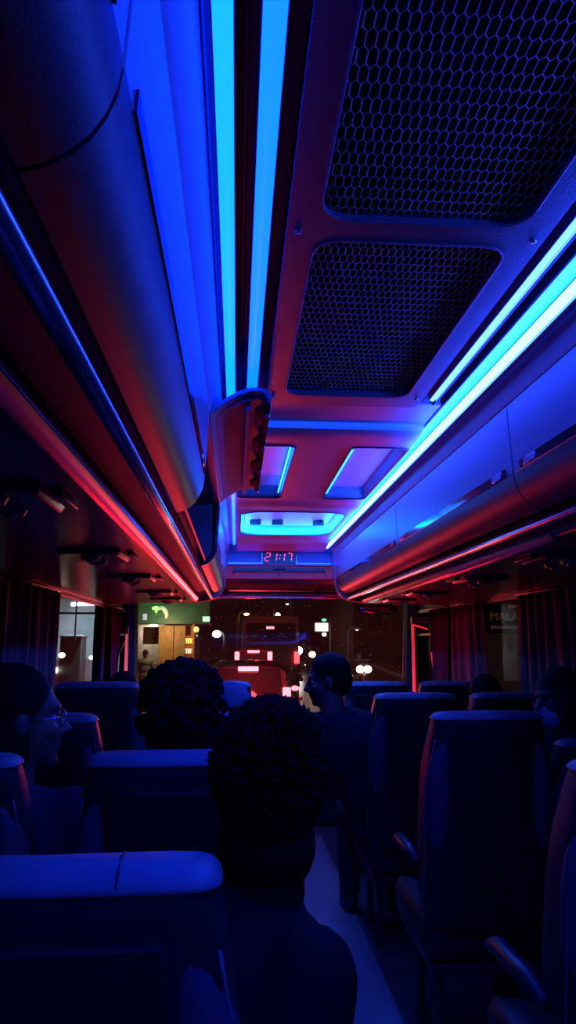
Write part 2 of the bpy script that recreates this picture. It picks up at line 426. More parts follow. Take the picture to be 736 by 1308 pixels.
# ------------------------------------------------------------------ mesh grille panel
PZ0, PZ1 = 0.708, 0.728
gp = thing('air_return_grille', 'dark ceiling panel with two mesh openings between the light lines', 'ceiling grille', (XC, 0.7, lz(PZ0)))
O1 = rrect(-0.180, 0.22 - 0.7, 0.180, 1.085 - 0.7, 0.055); O2 = rrect(-0.180, 1.145 - 0.7, 0.180, 1.95 - 0.7, 0.05)
O0 = rrect(-0.180, -0.68 - 0.7, 0.180, 0.16 - 0.7, 0.05)
bm = bmesh.new()
plate(bm, rrect(-0.232, YB - 0.7, 0.232, 2.04 - 0.7, 0.03), [O0, O1, O2], 0.0, PZ1 - PZ0)
obj('panel_frame', bm, M_PANEL, gp, bevel=0.003, segs=2)
bm = bmesh.new()
for O in (O1, O2, O0):
    pts = [(x, y, 0.001) for x, y in O]; tube(bm, pts + [pts[0]], 0.0035, 6, cap=False)
obj('opening_rim', bm, M_PANEL, gp, smooth=True)
bm = bmesh.new()
box(bm, (0, -0.15, 0.088), (0.44, 2.9, 0.006))
for sx in (-1, 1): box(bm, (sx * 0.215, -0.15, 0.055), (0.006, 2.9, 0.07))
for yy in (-1.6, 1.30, 0.41, -0.51): box(bm, (0, yy, 0.055), (0.43, 0.006, 0.07))
obj('duct', bm, M_CAV, gp)
def honey(x0, y0, x1, y1, px=0.0136, L=0.034, tip=0.007):
    """Stretched hexagon lattice: straight sides run along the bus."""
    bm = bmesh.new(); pitch = L - tip
    V = {}
    def v(x, y):
        k = (round(x, 4), round(y, 4))
        if k not in V: V[k] = bm.verts.new((x, y, 0.0))
        return V[k]
    r = 0; y = y0
    while y < y1:
        x = x0 + (px / 2 if r % 2 else 0)
        while x < x1:
            a = [(x, y), (x + px / 2, y + tip), (x + px / 2, y + pitch), (x, y + L), (x - px / 2, y + pitch), (x - px / 2, y + tip)]
            try: bm.faces.new([v(*p) for p in a])
            except ValueError: pass
            x += px
        y += pitch; r += 1
    return bm
for (y0, y1) in ((0.20 - 0.7, 1.10 - 0.7), (1.13 - 0.7, 1.965 - 0.7)):
    g = obj('expanded_mesh', honey(-0.19, y0, 0.19, y1), M_MESH, gp, loc=(0, 0, 0.014))
    wf = g.modifiers.new('wire', 'WIREFRAME'); wf.thickness = 0.0021; wf.use_even_offset = False; wf.use_replace = True
    g.modifiers.new('tri', 'TRIANGULATE')
def screw(x, y, z, parent, r=0.006):
    bm = bmesh.new(); vs = ell(bm, (0, 0, 0), (r, r, r * 0.5), u=12, v=8)
    box(bm, (0, 0, -r * 0.5), (r * 1.2, r * 0.2, r * 0.2))
    o = obj('screw', bm, M_CHROME, parent, smooth=True, loc=(x, y, z)); return o
for sx, yy in ((-0.212, 1.96), (0.212, 1.96), (-0.212, 1.12), (0.212, 1.12), (-0.212, 0.2), (0.212, 0.2)):
    screw(sx, yy - 0.7, -0.002, gp)

# ------------------------------------------------------------------ luggage racks
FLAT = [(0.392, 0.612), (0.3935, 0.57), (0.395, 0.53), (0.397, 0.49), (0.399, 0.458)]
ROLL = [(0.4005, 0.428), (0.404, 0.405), (0.411, 0.385), (0.422, 0.366), (0.437, 0.351), (0.455, 0.341), (0.472, 0.336)]
DOORP = FLAT + ROLL
def rack_door(parent, side, y0, y1, latch=()):
    bm = bmesh.new(); prism(bm, ribbon(FLAT + ROLL[:1], -0.014), y0 + 0.003, y1 - 0.003, side)
    d = obj('door', bm, M_DOOR, parent, bevel=0.003)
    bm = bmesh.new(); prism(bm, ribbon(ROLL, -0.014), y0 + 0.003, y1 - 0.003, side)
    lo = obj('darkened_lower_edge', bm, M_ROLL, d)
    bm = bmesh.new(); prism(bm, [(0.3962, 0.452), (0.3975, 0.452), (0.4035, 0.452), (0.4040, 0.432), (0.3975, 0.430)], y0 + 0.05, y1 - 0.05, side)
    obj('handle_strip', bm, M_STRIP, d)
    for yl in latch:
        bm = bmesh.new(); prism(bm, [(0.394, 0.450), (0.398, 0.451), (0.399, 0.433), (0.3955, 0.432)], yl - 0.035, yl + 0.035, side)
        obj('latch', bm, M_CHROME, d, bevel=0.002)
    return d
for side, nm in ((-1, 'left'), (1, 'right')):
    t = thing('luggage_rack', 'overhead luggage rack along the left with one bay standing open' if side < 0 else
              'overhead luggage rack along the right with all its doors shut', 'luggage rack', (0, 0, 0), 0, 'overhead racks')
    bm = bmesh.new()
    # carcass: top, back, shelf
    for y0, y1 in ((YB, YF - 0.03),):
        prism(bm, ribbon([(0.42, 0.655), (1.0, 0.655), (1.235, 0.60), (1.235, 0.36), (0.52, 0.36), (0.485, 0.352)], 0.012), y0, y1, side)
    obj('carcass', bm, M_INNER, t)
    for yy in ((0.47, 1.85, 3.17) if side < 0 else (0.40, 1.73, 3.06)):
        bm = bmesh.new(); prism(bm, [(0.425, 0.64), (1.0, 0.64), (1.2, 0.59), (1.2, 0.375), (0.49, 0.375), (0.45, 0.37), (0.425, 0.40)], yy - 0.008, yy + 0.008, side)
        obj('divider', bm, M_INNER, t)
    if side < 0:
        for a, b, l in ((YB, 0.47, ()), (0.47, 1.85, (1.70,)), (3.17, YF - 0.04, (3.9,))): rack_door(t, side, a, b, l)
        # tray lip of the open bay
        bm = bmesh.new(); prism(bm, ribbon([(0.455, 0.352), (0.463, 0.372), (0.472, 0.385), (0.49, 0.37)], -0.006), 1.86, 3.16, side)
        obj('shelf_lip', bm, M_PLAST, t)
        # the opened flap
        bm = bmesh.new()
        outp = [(-0.092, 0.628), (-0.060, 0.652), (-0.030, 0.673), (0.000, 0.690), (0.030, 0.700), (0.055, 0.701), (0.074, 0.696), (0.086, 0.685), (0.092, 0.668)]
        poly = ribbon([(-(x - XC), z) for x, z in outp], -0.013)
        prism(bm, poly, 1.875, 3.15, -1)
        fl = obj('open_flap', bm, M_DOOR, t, bevel=0.003)
        bm = bmesh.new()
        inp = [(-0.080, 0.622), (-0.030, 0.654), (0.015, 0.672), (0.055, 0.681), (0.070, 0.676)]
        prism(bm, ribbon([(-(x - XC), z) for x, z in inp], 0.008), 1.92, 3.10, -1)
        obj('flap_lining', bm, M_INNER, fl)
        bm = bmesh.new()
        prism(bm, [(-(x - XC), z) for x, z in ((0.018, 0.662), (0.034, 0.668), (0.034, 0.650), (0.018, 0.645))], 1.93, 3.09, -1)
        obj('stiffening_rib', bm, M_INNER, fl, bevel=0.002)
        bm = bmesh.new()                                 # black toothed edge bracket
        zt = [(0.074, 0.662)]
        N = 4; y0, y1 = 1.90, 3.12; pts = []
        for i in range(N):
            a = y0 + (y1 - y0) * i / N; s = (y1 - y0) / N
            pts += [(a, 0.080), (a + s * 0.10, 0.045), (a + s * 0.30, 0.045), (a + s * 0.48, 0.072), (a + s * 0.82, 0.072)]
        pts += [(y1, 0.080)]
        top = [bm.verts.new((x, y, lz(0.660 + (x - 0.045) * 0.25))) for y, x in pts]
        bot = [bm.verts.new((0.088, y, lz(0.660))) for y, x in pts]
        top2 = [bm.verts.new((x, y, lz(0.650 + (x - 0.045) * 0.25))) for y, x in pts]
        bot2 = [bm.verts.new((0.088, y, lz(0.650))) for y, x in pts]
        for i in range(len(pts) - 1):
            for A, B in ((top, bot), (top2, bot2), (top, top2), (bot, bot2)):
                bm.faces.new((A[i], A[i + 1], B[i + 1], B[i]))
        bm.faces.new((top[0], bot[0], bot2[0], top2[0])); bm.faces.new((top[-1], bot[-1], bot2[-1], top2[-1]))
        obj('edge_bracket', bm, M_CAV, fl)
        for yy in (1.96, 2.30, 2.64, 3.02):
            screw(0.080, yy, lz(0.646), fl, 0.010)

    else:
        for a, b, l in ((YB, 0.40, ()), (0.40, 1.73, (1.62,)), (1.73, 3.06, (1.84, 2.96)), (3.06, YF - 0.04, (3.16,))): rack_door(t, side, a, b, l)
    # front end cap, rounded at the bottom
    bm = bmesh.new()
    cap = [(0.386, 0.635), (0.388, 0.50), (0.392, 0.43), (0.40, 0.385), (0.42, 0.345), (0.455, 0.31), (0.50, 0.29), (0.60, 0.275), (1.235, 0.275), (1.235, 0.635)]
    prism(bm, cap, YF - 0.045, YF + 0.01, side); obj('end_cap', bm, M_PLAST, t, bevel=0.01, segs=3)
    # rails and the recess under the doors
    bm = bmesh.new(); X = XC + side * 0.492
    tube(bm, [(X, YB, lz(0.310)), (X, YF - 0.05, lz(0.310))], 0.013, 14); obj('grab_rail', bm, M_RAIL, t, smooth=True)
    for yy in (0.2, 1.85, 3.3, 4.8):
        bm = bmesh.new(); tube(bm, [(X, yy, lz(0.312)), (XC + side * 0.50, yy, lz(0.35))], 0.008, 8); obj('rail_bracket', bm, M_RAIL, t, smooth=True)
    bm = bmesh.new(); prism(bm, [(0.52, 0.348), (0.52, 0.338), (0.575, 0.325), (0.585, 0.348)], YB, YF - 0.05, side); obj('light_gap', bm, M_GROOVE, t)
# service panels below the racks
for side in (-1, 1):
    t = thing('service_panel', 'glossy ceiling panel with lamps and vents above the %s window seats' % ('left' if side < 0 else 'right'), 'service panel', (0, 0, 0), 0, 'panels under the racks')
    bm = bmesh.new(); prism(bm, [(0.578, 0.338), (0.578, 0.292), (0.592, 0.280), (0.62, 0.276), (0.95, 0.270), (1.20, 0.258), (1.236, 0.258), (1.236, 0.338)], YB, YF - 0.05, side)
    obj('panel', bm, M_UNDER, t, bevel=0.006)
    bm = bmesh.new(); prism(bm, [(0.568, 0.300), (0.568, 0.288), (0.578, 0.277), (0.592, 0.273), (0.592, 0.282), (0.580, 0.290), (0.578, 0.300)], 1.9 if side > 0 else YB, YF - 0.3, side)
    obj('edge_trim', bm, M_RAIL, t)
    for yy in (1.35, 2.25, 3.05, 3.95, 4.6):
        bm = bmesh.new(); o2 = rrect(0.66, yy - 0.14, 0.86, yy + 0.14, 0.05)
        loft(bm, [[(XC + side * h, y, lz(0.276)) for h, y in o2], [(XC + side * (0.76 + (h - 0.76) * 0.9), yy + (y - yy) * 0.9, lz(0.258)) for h, y in o2]])
        c = obj('lamp_console', bm, M_UNDER, t, bevel=0.004)
        for dy in (-0.06, 0.06):
            bm = bmesh.new(); tube(bm, [(XC + side * 0.76, yy + dy, lz(0.262)), (XC + side * 0.76, yy + dy, lz(0.246))], [0.034, 0.026], 16)
            tube(bm, [(XC + side * 0.76, yy + dy, lz(0.252)), (XC + side * 0.76, yy + dy, lz(0.240))], [0.014, 0.010], 10)
            obj('air_nozzle', bm, M_PLAST, c, smooth=False)
        bm = bmesh.new(); box(bm, (XC + side * 0.645, yy + 0.02, lz(0.270)), (0.022, 0.14, 0.012)); obj('lamp_lens', bm, M_PLAST, t, bevel=0.003)

# ------------------------------------------------------------------ front bulkhead, clock, header locker, blind roller, mirror
bm = bmesh.new()
def xprism(bm, poly, x0, x1):
    A = [bm.verts.new((x0, y, lz(z))) for y, z in poly]; B = [bm.verts.new((x1, y, lz(z))) for y, z in poly]; m = len(poly)
    for i in range(m): bm.faces.new((A[i], A[(i + 1) % m], B[(i + 1) % m], B[i]))
    bm.faces.new(A[::-1]); bm.faces.new(B)
xprism(bm, [(5.12, 0.80), (5.12, 0.660), (5.135, 0.648), (5.16, 0.640), (5.165, 0.575), (5.15, 0.562), (5.12, 0.556), (5.12, 0.548), (5.30, 0.548), (6.2, 0.548), (6.2, 0.80)], WL, WR)
struct(obj('trim_bulkhead', bm, M_PLAST, bevel=0.004))
bl_ = thing('led_light_strip', 'blue reflection along the bulkhead ledge behind the clock, added as a dim glowing line', 'light strip', (XC, 5.138, lz(0.5665)), 0, 'LED light lines along the ceiling')  # added glow line in place of a blue reflection on the ledge
bm = bmesh.new(); box(bm, (0, 0, 0), (0.76, 0.010, 0.006)); obj('diffuser', bm, emit('added_ledge_glow', (0.0005, 0.022, 1.0), 16.0), bl_)
hl = thing('header_locker', 'long shallow locker door with twin black slots below the clock', 'locker', (XC, 5.14, lz(0.50)))
bm = bmesh.new()
loft(bm, [[(x, y, z) for y, z in ((0.0, 0.046), (0.06, -0.042), (0.9, -0.042), (0.9, 0.046))] for x in (-0.40, 0.40)])
obj('locker_body', bm, mat('beige_locker_plastic', (0.50, 0.42, 0.36), 0.4, bump=0.05), hl, bevel=0.006)
sl = math.atan2(-0.088, 0.06)
for sx in (-1, 1):
    bm = bmesh.new(); box(bm, (sx * 0.172, 0.022, 0.008), (0.32, 0.02, 0.010)); obj('slot', bm, M_DARKP, hl)
bm = bmesh.new(); box(bm, (0, 0.012, 0.026), (0.10, 0.03, 0.010)); box(bm, (0, 0.018, 0.018), (0.05, 0.02, 0.012)); obj('catch', bm, M_DARKP, hl, bevel=0.003)
bm = bmesh.new(); box(bm, (0, 0.026, 0.0), (0.004, 0.03, 0.07)); box(bm, (-0.335, 0.024, 0.004), (0.004, 0.03, 0.05)); box(bm, (0.335, 0.024, 0.004), (0.004, 0.03, 0.05)); obj('door_seam', bm, M_DARKP, hl)
bm = bmesh.new(); xprism(bm, [(5.22, 0.457), (5.26, 0.425), (5.40, 0.41), (5.9, 0.385), (6.16, 0.40), (6.16, 0.457)], WL, WR)
struct(obj('trim_header', bm, M_DARKP, bevel=0.006))
rb = thing('sun_blind', 'rolled windscreen blind on a pale roller bar under the header', 'blind', (XC, 5.62, lz(0.375)))
bm = bmesh.new(); tube(bm, [(-0.75, 0, 0), (0.75, 0, 0)], 0.020, 14); obj('roller', bm, M_FRAME, rb, smooth=False)
for sx in (-0.40, 0.33):
    bm = bmesh.new(); box(bm, (sx, 0, 0.012), (0.05, 0.05, 0.05)); obj('roller_clamp', bm, M_DARKP, rb, bevel=0.006)
bm = bmesh.new(); box(bm, (0, 0, -0.028), (1.46, 0.012, 0.014)); obj('pull_bar', bm, M_RAIL, rb, bevel=0.003)

ck = thing('digital_clock', 'red seven-segment clock reading 21:17 on the front bulkhead', 'clock', (0.305, 5.155, lz(0.612)))
bm = bmesh.new(); o2 = rrect(-0.125, -0.05, 0.125, 0.05, 0.012)
loft(bm, [[(x, 0.012, z) for x, z in o2], [(x, -0.020, z) for x, z in o2], [(x * 0.965, -0.026, z * 0.93) for x, z in o2]])
obj('case', bm, mat('clock_case', (0.015, 0.015, 0.018), 0.25), ck)
bm = bmesh.new(); o2 = rrect(-0.126, -0.051, 0.126, 0.051, 0.012)
pts = [(x, -0.022, z) for x, z in o2]; tube(bm, pts + [pts[0]], 0.0035, 6, cap=False); obj('bezel', bm, M_CHROME, ck, smooth=True)
M_SEG = emit('red_clock_segments', (1.0, 0.02, 0.03), 1.6)
SEG = {'1': 'bc', '2': 'abged', '7': 'abc'}
def digit(ch, cx):
    bm = bmesh.new(); W2, H2, th = 0.017, 0.029, 0.0072; sh = 0.14
    S = {'a': (0, H2, 1), 'g': (0, 0, 1), 'd': (0, -H2, 1), 'b': (W2, H2 / 2, 0), 'c': (W2, -H2 / 2, 0), 'f': (-W2, H2 / 2, 0), 'e': (-W2, -H2 / 2, 0)}
    for s in SEG[ch]:
        x, z, hor = S[s]
        L = (W2 - 0.003) if hor else (H2 / 2 - 0.002)
        t2 = th / 2
        if hor: q = [(-L, 0), (-L + t2, t2), (L - t2, t2), (L, 0), (L - t2, -t2), (-L + t2, -t2)]
        else: q = [(0, -L), (t2, -L + t2), (t2, L - t2), (0, L), (-t2, L - t2), (-t2, -L + t2)]
        A = [bm.verts.new((cx + x + a + (z + b) * sh, -0.0275, z + b)) for a, b in q]
        B = [bm.verts.new((cx + x + a + (z + b) * sh, -0.0255, z + b)) for a, b in q]
        bm.faces.new(A); bm.faces.new(B[::-1])
        for i in range(6): bm.faces.new((A[i], A[(i + 1) % 6], B[(i + 1) % 6], B[i]))
    obj('digit', bm, M_SEG, ck)
for ch, cx in (('2', -0.085), ('1', -0.035), ('1', 0.022), ('7', 0.075)): digit(ch, cx)
bm = bmesh.new()
for z in (-0.013, 0.013): box(bm, (0.006 + z * 0.14, -0.0265, z), (0.007, 0.002, 0.007))
obj('colon', bm, M_SEG, ck)

p = at(482, 778, 5.75)
mr_ = thing('rear_view_mirror', 'dark oval interior mirror hanging under the right end of the header', 'mirror', p)
bm = bmesh.new(); ell(bm, (0, 0, 0), (0.17, 0.03, 0.05)); obj('mirror_housing', bm, M_DARKP, mr_, smooth=True)
bm = bmesh.new(); ell(bm, (0, -0.012, 0), (0.155, 0.022, 0.042)); obj('mirror_face', bm, mat('mirror_silver', (0.5, 0.5, 0.52), 0.06, metal=1.0), mr_, smooth=True)
bm = bmesh.new(); tube(bm, [(0, 0, 0.04), (0, 0.05, 0.13)], 0.010, 8); obj('mirror_arm', bm, M_DARKP, mr_, smooth=True)

# dashboard; its red strip and the free-hanging red lamps are added, unseen
db = thing('dashboard', 'dark dashboard shelf below the windscreen, with an added red glowing strip', 'dashboard', (XC, 5.9, 0.0))
bm = bmesh.new(); loft(bm, [[(x, y, z) for y, z in ((-0.16, 0.012), (-0.20, 0.55), (-0.16, 0.74), (-0.05, 0.79), (0.22, 0.78), (0.22, 0.012))] for x in (-1.15, 1.15)])
obj('dash_body', bm, M_DARKP, db, bevel=0.02, segs=3)
bm = bmesh.new(); box(bm, (0.0, -0.19, 0.66), (1.1, 0.02, 0.05)); obj('added_red_strip', bm, emit('added_red_glow', (1, 0.01, 0.02), 0.5), db)
for sx in (-0.74, 0.74):
    lamp('added_red_lamp', 'AREA', (XC + sx, 5.32, 0.80), P_ADDED_RED, (1.0, 0.006, 0.03), 0.4, (-sx * 0.2, -0.55, 0.83), spread=2.3, size_y=0.10)  # unseen added lamps, placed to redden the racks and locker

# frames beside the windscreen; red light on their edges is painted as emission
M_REDEDGE = emit('painted_red_edge', (1.0, 0.015, 0.03), 0.95)
pf = thing('driver_partition', 'narrow frame with red light painted as glow on its edge, right of the windscreen', 'partition', (1.41, 5.62, 0.0))
bm = bmesh.new(); box(bm, (0.0, 0, 0.785), (0.03, 0.04, 1.55)); obj('post', bm, M_FRAME, pf, bevel=0.004)
bm = bmesh.new(); box(bm, (0.07, 0, 1.575), (0.17, 0.04, 0.05)); obj('top_rail', bm, M_FRAME, pf, bevel=0.004)
bm = bmesh.new(); box(bm, (0.06, 0.01, 0.50), (0.10, 0.01, 0.90)); obj('lower_panel', bm, M_DARKP, pf)
bm = bmesh.new(); tube(bm, [(-0.008, -0.024, 0.60), (-0.008, -0.024, 1.535)], 0.007, 8); obj('painted_edge_glow', bm, M_REDEDGE, pf, smooth=True)
bm = bmesh.new(); tube(bm, [(-0.008, -0.024, 1.535), (0.11, -0.024, 1.50)], 0.006, 8); obj('painted_edge_glow', bm, M_REDEDGE, pf, smooth=True)
bm = bmesh.new(); tube(bm, [(0.135, -0.02, 1.32), (0.15, -0.03, 1.10)], 0.006, 8); obj('painted_edge_glow', bm, M_REDEDGE, pf, smooth=True)
gf = thing('door_post', 'slim grab post with pinkish red light painted as glow on its edge, left of the windscreen', 'post', (-0.862, 5.70, 0.0))
bm = bmesh.new(); box(bm, (0, 0, 0.76), (0.028, 0.04, 1.52)); obj('post', bm, M_FRAME, gf, bevel=0.004)
bm = bmesh.new(); tube(bm, [(0.004, -0.024, 0.7), (0.004, -0.024, 1.46)], 0.0065, 8); obj('painted_edge_glow', bm, emit('painted_pink_edge', (1.0, 0.10, 0.13), 0.8), gf, smooth=True)
bm = bmesh.new(); box(bm, (-0.02, -0.005, 1.50), (0.07, 0.05, 0.05)); obj('post_cap', bm, M_PLAST, gf, bevel=0.008)
bm = bmesh.new(); tube(bm, [(-0.005, -0.02, 1.42), (-0.05, -0.03, 1.32)], 0.012, 8); obj('grab_handle', bm, M_RAIL, gf, smooth=True)

# ------------------------------------------------------------------ seats
def seat_section(wid, y_back, y_front, z, lean, wing=0.0, n=14):
    """Closed horizontal outline: flat back, rounded sides, bolsters towards the front."""
    out = []; hw = wid / 2
    q = [(-hw * 0.80, y_back), (-hw * 0.93, y_back + 0.008), (-hw * 0.99, y_back + 0.03), (-hw, (y_back + y_front) / 2), (-hw * 0.985, y_front + wing * 0.7), (-hw * 0.93, y_front + wing), (-hw * 0.84, y_front + wing * 0.9),
         (-hw * 0.68, y_front + wing * 0.1), (-hw * 0.4, y_front - 0.004), (0, y_front - 0.006)]
    q += [(-x, y) for x, y in reversed(q[:-1])]
    return [(x, y - lean, z) for x, y in q]
def make_seat():
    t = thing('passenger_chair', '', 'seat')
    # backrest: y=0 is the rear face at the top; leans back with height
    bm = bmesh.new(); R = []
    for z, wd, th, wing in ((0.40, 0.40, 0.11, 0.02), (0.46, 0.43, 0.13, 0.03), (0.60, 0.445, 0.13, 0.045), (0.75, 0.45, 0.12, 0.05), (0.90, 0.446, 0.11, 0.045), (0.98, 0.434, 0.105, 0.04), (1.04, 0.412, 0.10, 0.032), (1.09, 0.392, 0.098, 0.024), (1.118, 0.384, 0.094, 0.016), (1.138, 0.366, 0.070, 0.008), (1.148, 0.33, 0.03, 0.0)):
        lean = -0.20 * (1.15 - z)
        off = (0.105 - th) / 2
        R.append(seat_section(wd, off, off + th, z, lean, wing))
    loft(bm, R); b = obj('backrest', bm, M_SEAT, t, smooth=True)
    sb = b.modifiers.new('s', 'SUBSURF'); sb.levels = 1; sb.render_levels = 1
    # headrest cover: slightly larger jacket over the top
    bm = bmesh.new(); R = []
    for z, wd, th, wing in ((1.121, 0.386, 0.094, 0.015), (1.123, 0.388, 0.097, 0.015), (1.128, 0.384, 0.099, 0.016), (1.141, 0.370, 0.076, 0.008), (1.153, 0.335, 0.034, 0.0)):
        lean = -0.20 * (1.15 - z); off = (0.105 - th) / 2
        R.append(seat_section(wd + 0.004, off, off + th, z, lean, wing))
    loft(bm, R); c = obj('headrest_cover', bm, M_COVER, t, smooth=True)
    sb = c.modifiers.new('s', 'SUBSURF'); sb.levels = 1; sb.render_levels = 1
    bm = bmesh.new(); tube(bm, [(0.083, 0.011, 1.122), (0.083, 0.013, 1.132), (0.083, 0.022, 1.143), (0.083, 0.045, 1.1515), (0.083, 0.07, 1.150), (0.083, 0.09, 1.140)], 0.0022, 6); obj('seam', bm, M_SEAT, c, smooth=True)
    # back panel (hard shell), set into the rear face, and its piping
    bm = bmesh.new(); R = []
    for z, hw in ((0.42, 0.15), (0.55, 0.14), (0.80, 0.132), (0.98, 0.136), (1.05, 0.145), (1.075, 0.135)):
        lean = -0.20 * (1.15 - z); y = -lean - 0.008
        R.append([(-hw, y + 0.02, z), (-hw * 0.97, y, z), (0, y - 0.006, z), (hw * 0.97, y, z), (hw, y + 0.02, z), (0, y + 0.03, z)])
    loft(bm, R); obj('back_panel', bm, M_SHELL, t, smooth=False, bevel=0.004)
    for s in (-1, 1):
        bm = bmesh.new(); pts = []
        for i in range(13):
            a = i / 12; z = 0.50 + 0.56 * a
            x = s * (0.222 if a < 0.62 else 0.222 - 0.030 * ((a - 0.62) / 0.38) ** 1.4)
            lean = -0.20 * (1.15 - z)
            pts.append((x, 0.018 - lean, z))
        tube(bm, pts, 0.0028, 6); obj('piping', bm, M_PIPE, t, smooth=True)
    for s in (-1, 1):
        bm = bmesh.new(); vs = ell(bm, (s * 0.178, 0.036, 0.845), (0.048, 0.050, 0.255), None, 18, 18)
        for v in bm.verts:
            v.co.x -= s * 0.028 * max(0.0, (v.co.z - 0.93) / 0.17) ** 1.5; v.co.y += 0.20 * (1.15 - v.co.z)
        obj('side_bolster', bm, M_WING, t, smooth=True)
    # cushion
    bm = bmesh.new(); R = []
    for y, zt, zb, wd in ((0.16, 0.44, 0.34, 0.40), (0.20, 0.465, 0.32, 0.43), (0.35, 0.46, 0.31, 0.44), (0.52, 0.475, 0.31, 0.44), (0.62, 0.465, 0.32, 0.43), (0.655, 0.43, 0.35, 0.41)):
        hw = wd / 2; R.append([(-hw * .9, y, zb), (-hw, y, zb + 0.03), (-hw, y, zt - 0.03), (-hw * .9, y, zt), (-hw * .5, y, zt - 0.012), (0, y, zt - 0.015), (hw * .5, y, zt - 0.012), (hw * .9, y, zt), (hw, y, zt - 0.03), (hw, y, zb + 0.03), (hw * .9, y, zb), (0, y, zb)])
    loft(bm, R); cu = obj('seat_cushion', bm, M_SEAT, t, smooth=True)
    # armrest on the aisle side, base and legs
    for s in (-1,):
        bm = bmesh.new(); tube(bm, [(s * 0.226, 0.21, 0.63), (s * 0.228, 0.30, 0.645), (s * 0.228, 0.48, 0.64), (s * 0.226, 0.54, 0.62)], [0.018, 0.024, 0.024, 0.016], 10); obj('armrest', bm, M_DARKP, t, smooth=True)
    bm = bmesh.new(); box(bm, (0, 0.38, 0.295), (0.38, 0.40, 0.035)); obj('seat_base', bm, M_DARKP, t, bevel=0.006)
    for s in (-1, 1):
        bm = bmesh.new(); tube(bm, [(s * 0.15, 0.26, 0.29), (s * 0.15, 0.24, 0.0)], 0.016, 8); tube(bm, [(s * 0.15, 0.50, 0.29), (s * 0.15, 0.52, 0.0)], 0.016, 8); box(bm, (s * 0.15, 0.38, 0.008), (0.05, 0.34, 0.016)); obj('leg', bm, M_DARKP, t, smooth=False)
    return t
SEATS = [  # x centre, y of rear face, label
    (-0.206, 0.80, 'nearest coach seat, its pale blue-lit headrest crossing the bottom left corner'),
    (-0.66, 1.58, 'coach seat at the left frame edge below the passenger in glasses'),
    (-0.130, 1.58, 'coach seat just ahead of the nearest one, below the curly-haired passenger'),
    (-0.66, 2.45, 'left window seat between the glasses wearer and the curly-haired passenger'),
    (-0.105, 2.45, 'left aisle seat of the passenger in the pale cap, hidden behind curly hair'),
    (-0.640, 3.35, 'frontmost left window seat, below the left side window'),
    (-0.120, 3.35, 'frontmost left aisle seat, behind the cap wearer'),
    (0.895, 1.42, 'nearest right aisle seat, cut off by the right frame edge'),
    (0.872, 2.42, 'large dark right aisle seat, just left of the masked passenger'),
    (0.845, 3.32, 'right aisle seat second from the windscreen, left of the large dark one'),
    (0.855, 4.30, 'frontmost right aisle seat, beside the man in profile'),
    (1.315, 2.42, 'low right window seat of the masked passenger, at the right frame edge'),
    (1.315, 3.32, 'right window seat with a dark head above it, below the curtains'),
    (1.318, 4.30, 'frontmost right window seat, below the red-lit door frame'),
]
seat0 = make_seat(); seat0['group'] = 'coach seats'
for i, (x, y, lab) in enumerate(SEATS):
    z = 0.05 if (i in (5, 6)) else 0.0
    if i == 0:
        s0 = seat0; s0.location = (x, y, 0); s0['label'] = lab
    else:
        s0 = dup(seat0, (x, y, 0), None, lab)
    s0.scale = (1, 1, 1.06 if z else 0.93 if i == 11 else 1.012)

# ------------------------------------------------------------------ curtains
def curtain(x, y0, y1, z0, z1, m, label, folds, amp=0.022, flare=0.0, taper=0.0, side=1):
    bm = bmesh.new(); n = folds * 10; rows = []
    nz = 10
    for j in range(nz + 1):
        f = j / nz; z = z0 + (z1 - z0) * f; row = []
        for i in range(n + 1):
            a = i / n; y = y0 + (y1 - y0) * (0.5 + (a - 0.5) * (1 - taper * math.sin(PI * f)))
            ph = 2 * PI * folds * a
            dx = amp * (0.65 + 0.35 * (1 - f)) * math.sin(ph + 0.5 * math.sin(3 * f + a * 5)) + 0.25 * amp * math.sin(2.3 * ph + 1.0)
            row.append(bm.verts.new((x + dx, y + 0.006 * math.cos(ph), z)))
        rows.append(row)
    for A, B in zip(rows, rows[1:]):
        for i in range(n): bm.faces.new((A[i], A[i + 1], B[i + 1], B[i]))
    t = thing('curtain', label, 'curtain', (0, 0, 0), 0, 'window curtains')
    o = obj('curtain_cloth', bm, m, t, smooth=True); s = o.modifiers.new('t', 'SOLIDIFY'); s.thickness = 0.003
    bm = bmesh.new(); tube(bm, [(x, y0 - 0.02, z1 + 0.004), (x, y1 + 0.02, z1 + 0.004)], 0.006, 8); obj('heading_tape', bm, M_FRAME, t, smooth=True)
    return t
XR, XL = XC + 1.20, XC - 1.20
curtain(XR, 3.02, 3.72, 0.74, 1.645, M_CURT, 'beige curtain at the right frame edge, nearest right-hand curtain', 6)
curtain(XR, 4.28, 4.92, 0.74, 1.645, M_CURT, 'beige curtain left of the right window that shows the dim lettering', 4)
curtain(XR, 5.02, 5.48, 0.74, 1.645, M_CURTB, 'dark curtain gathered beside the red-lit frame on the right', 4, taper=0.35)
curtain(XL, 2.75, 3.62, 0.74, 1.645, M_CURT, 'dim curtain left of the bright side window', 6)
curtain(XL, 5.03, 5.55, 0.74, 1.645, M_CURTB, 'dark curtain gathered between the bright side window and the windscreen', 4, taper=0.3)

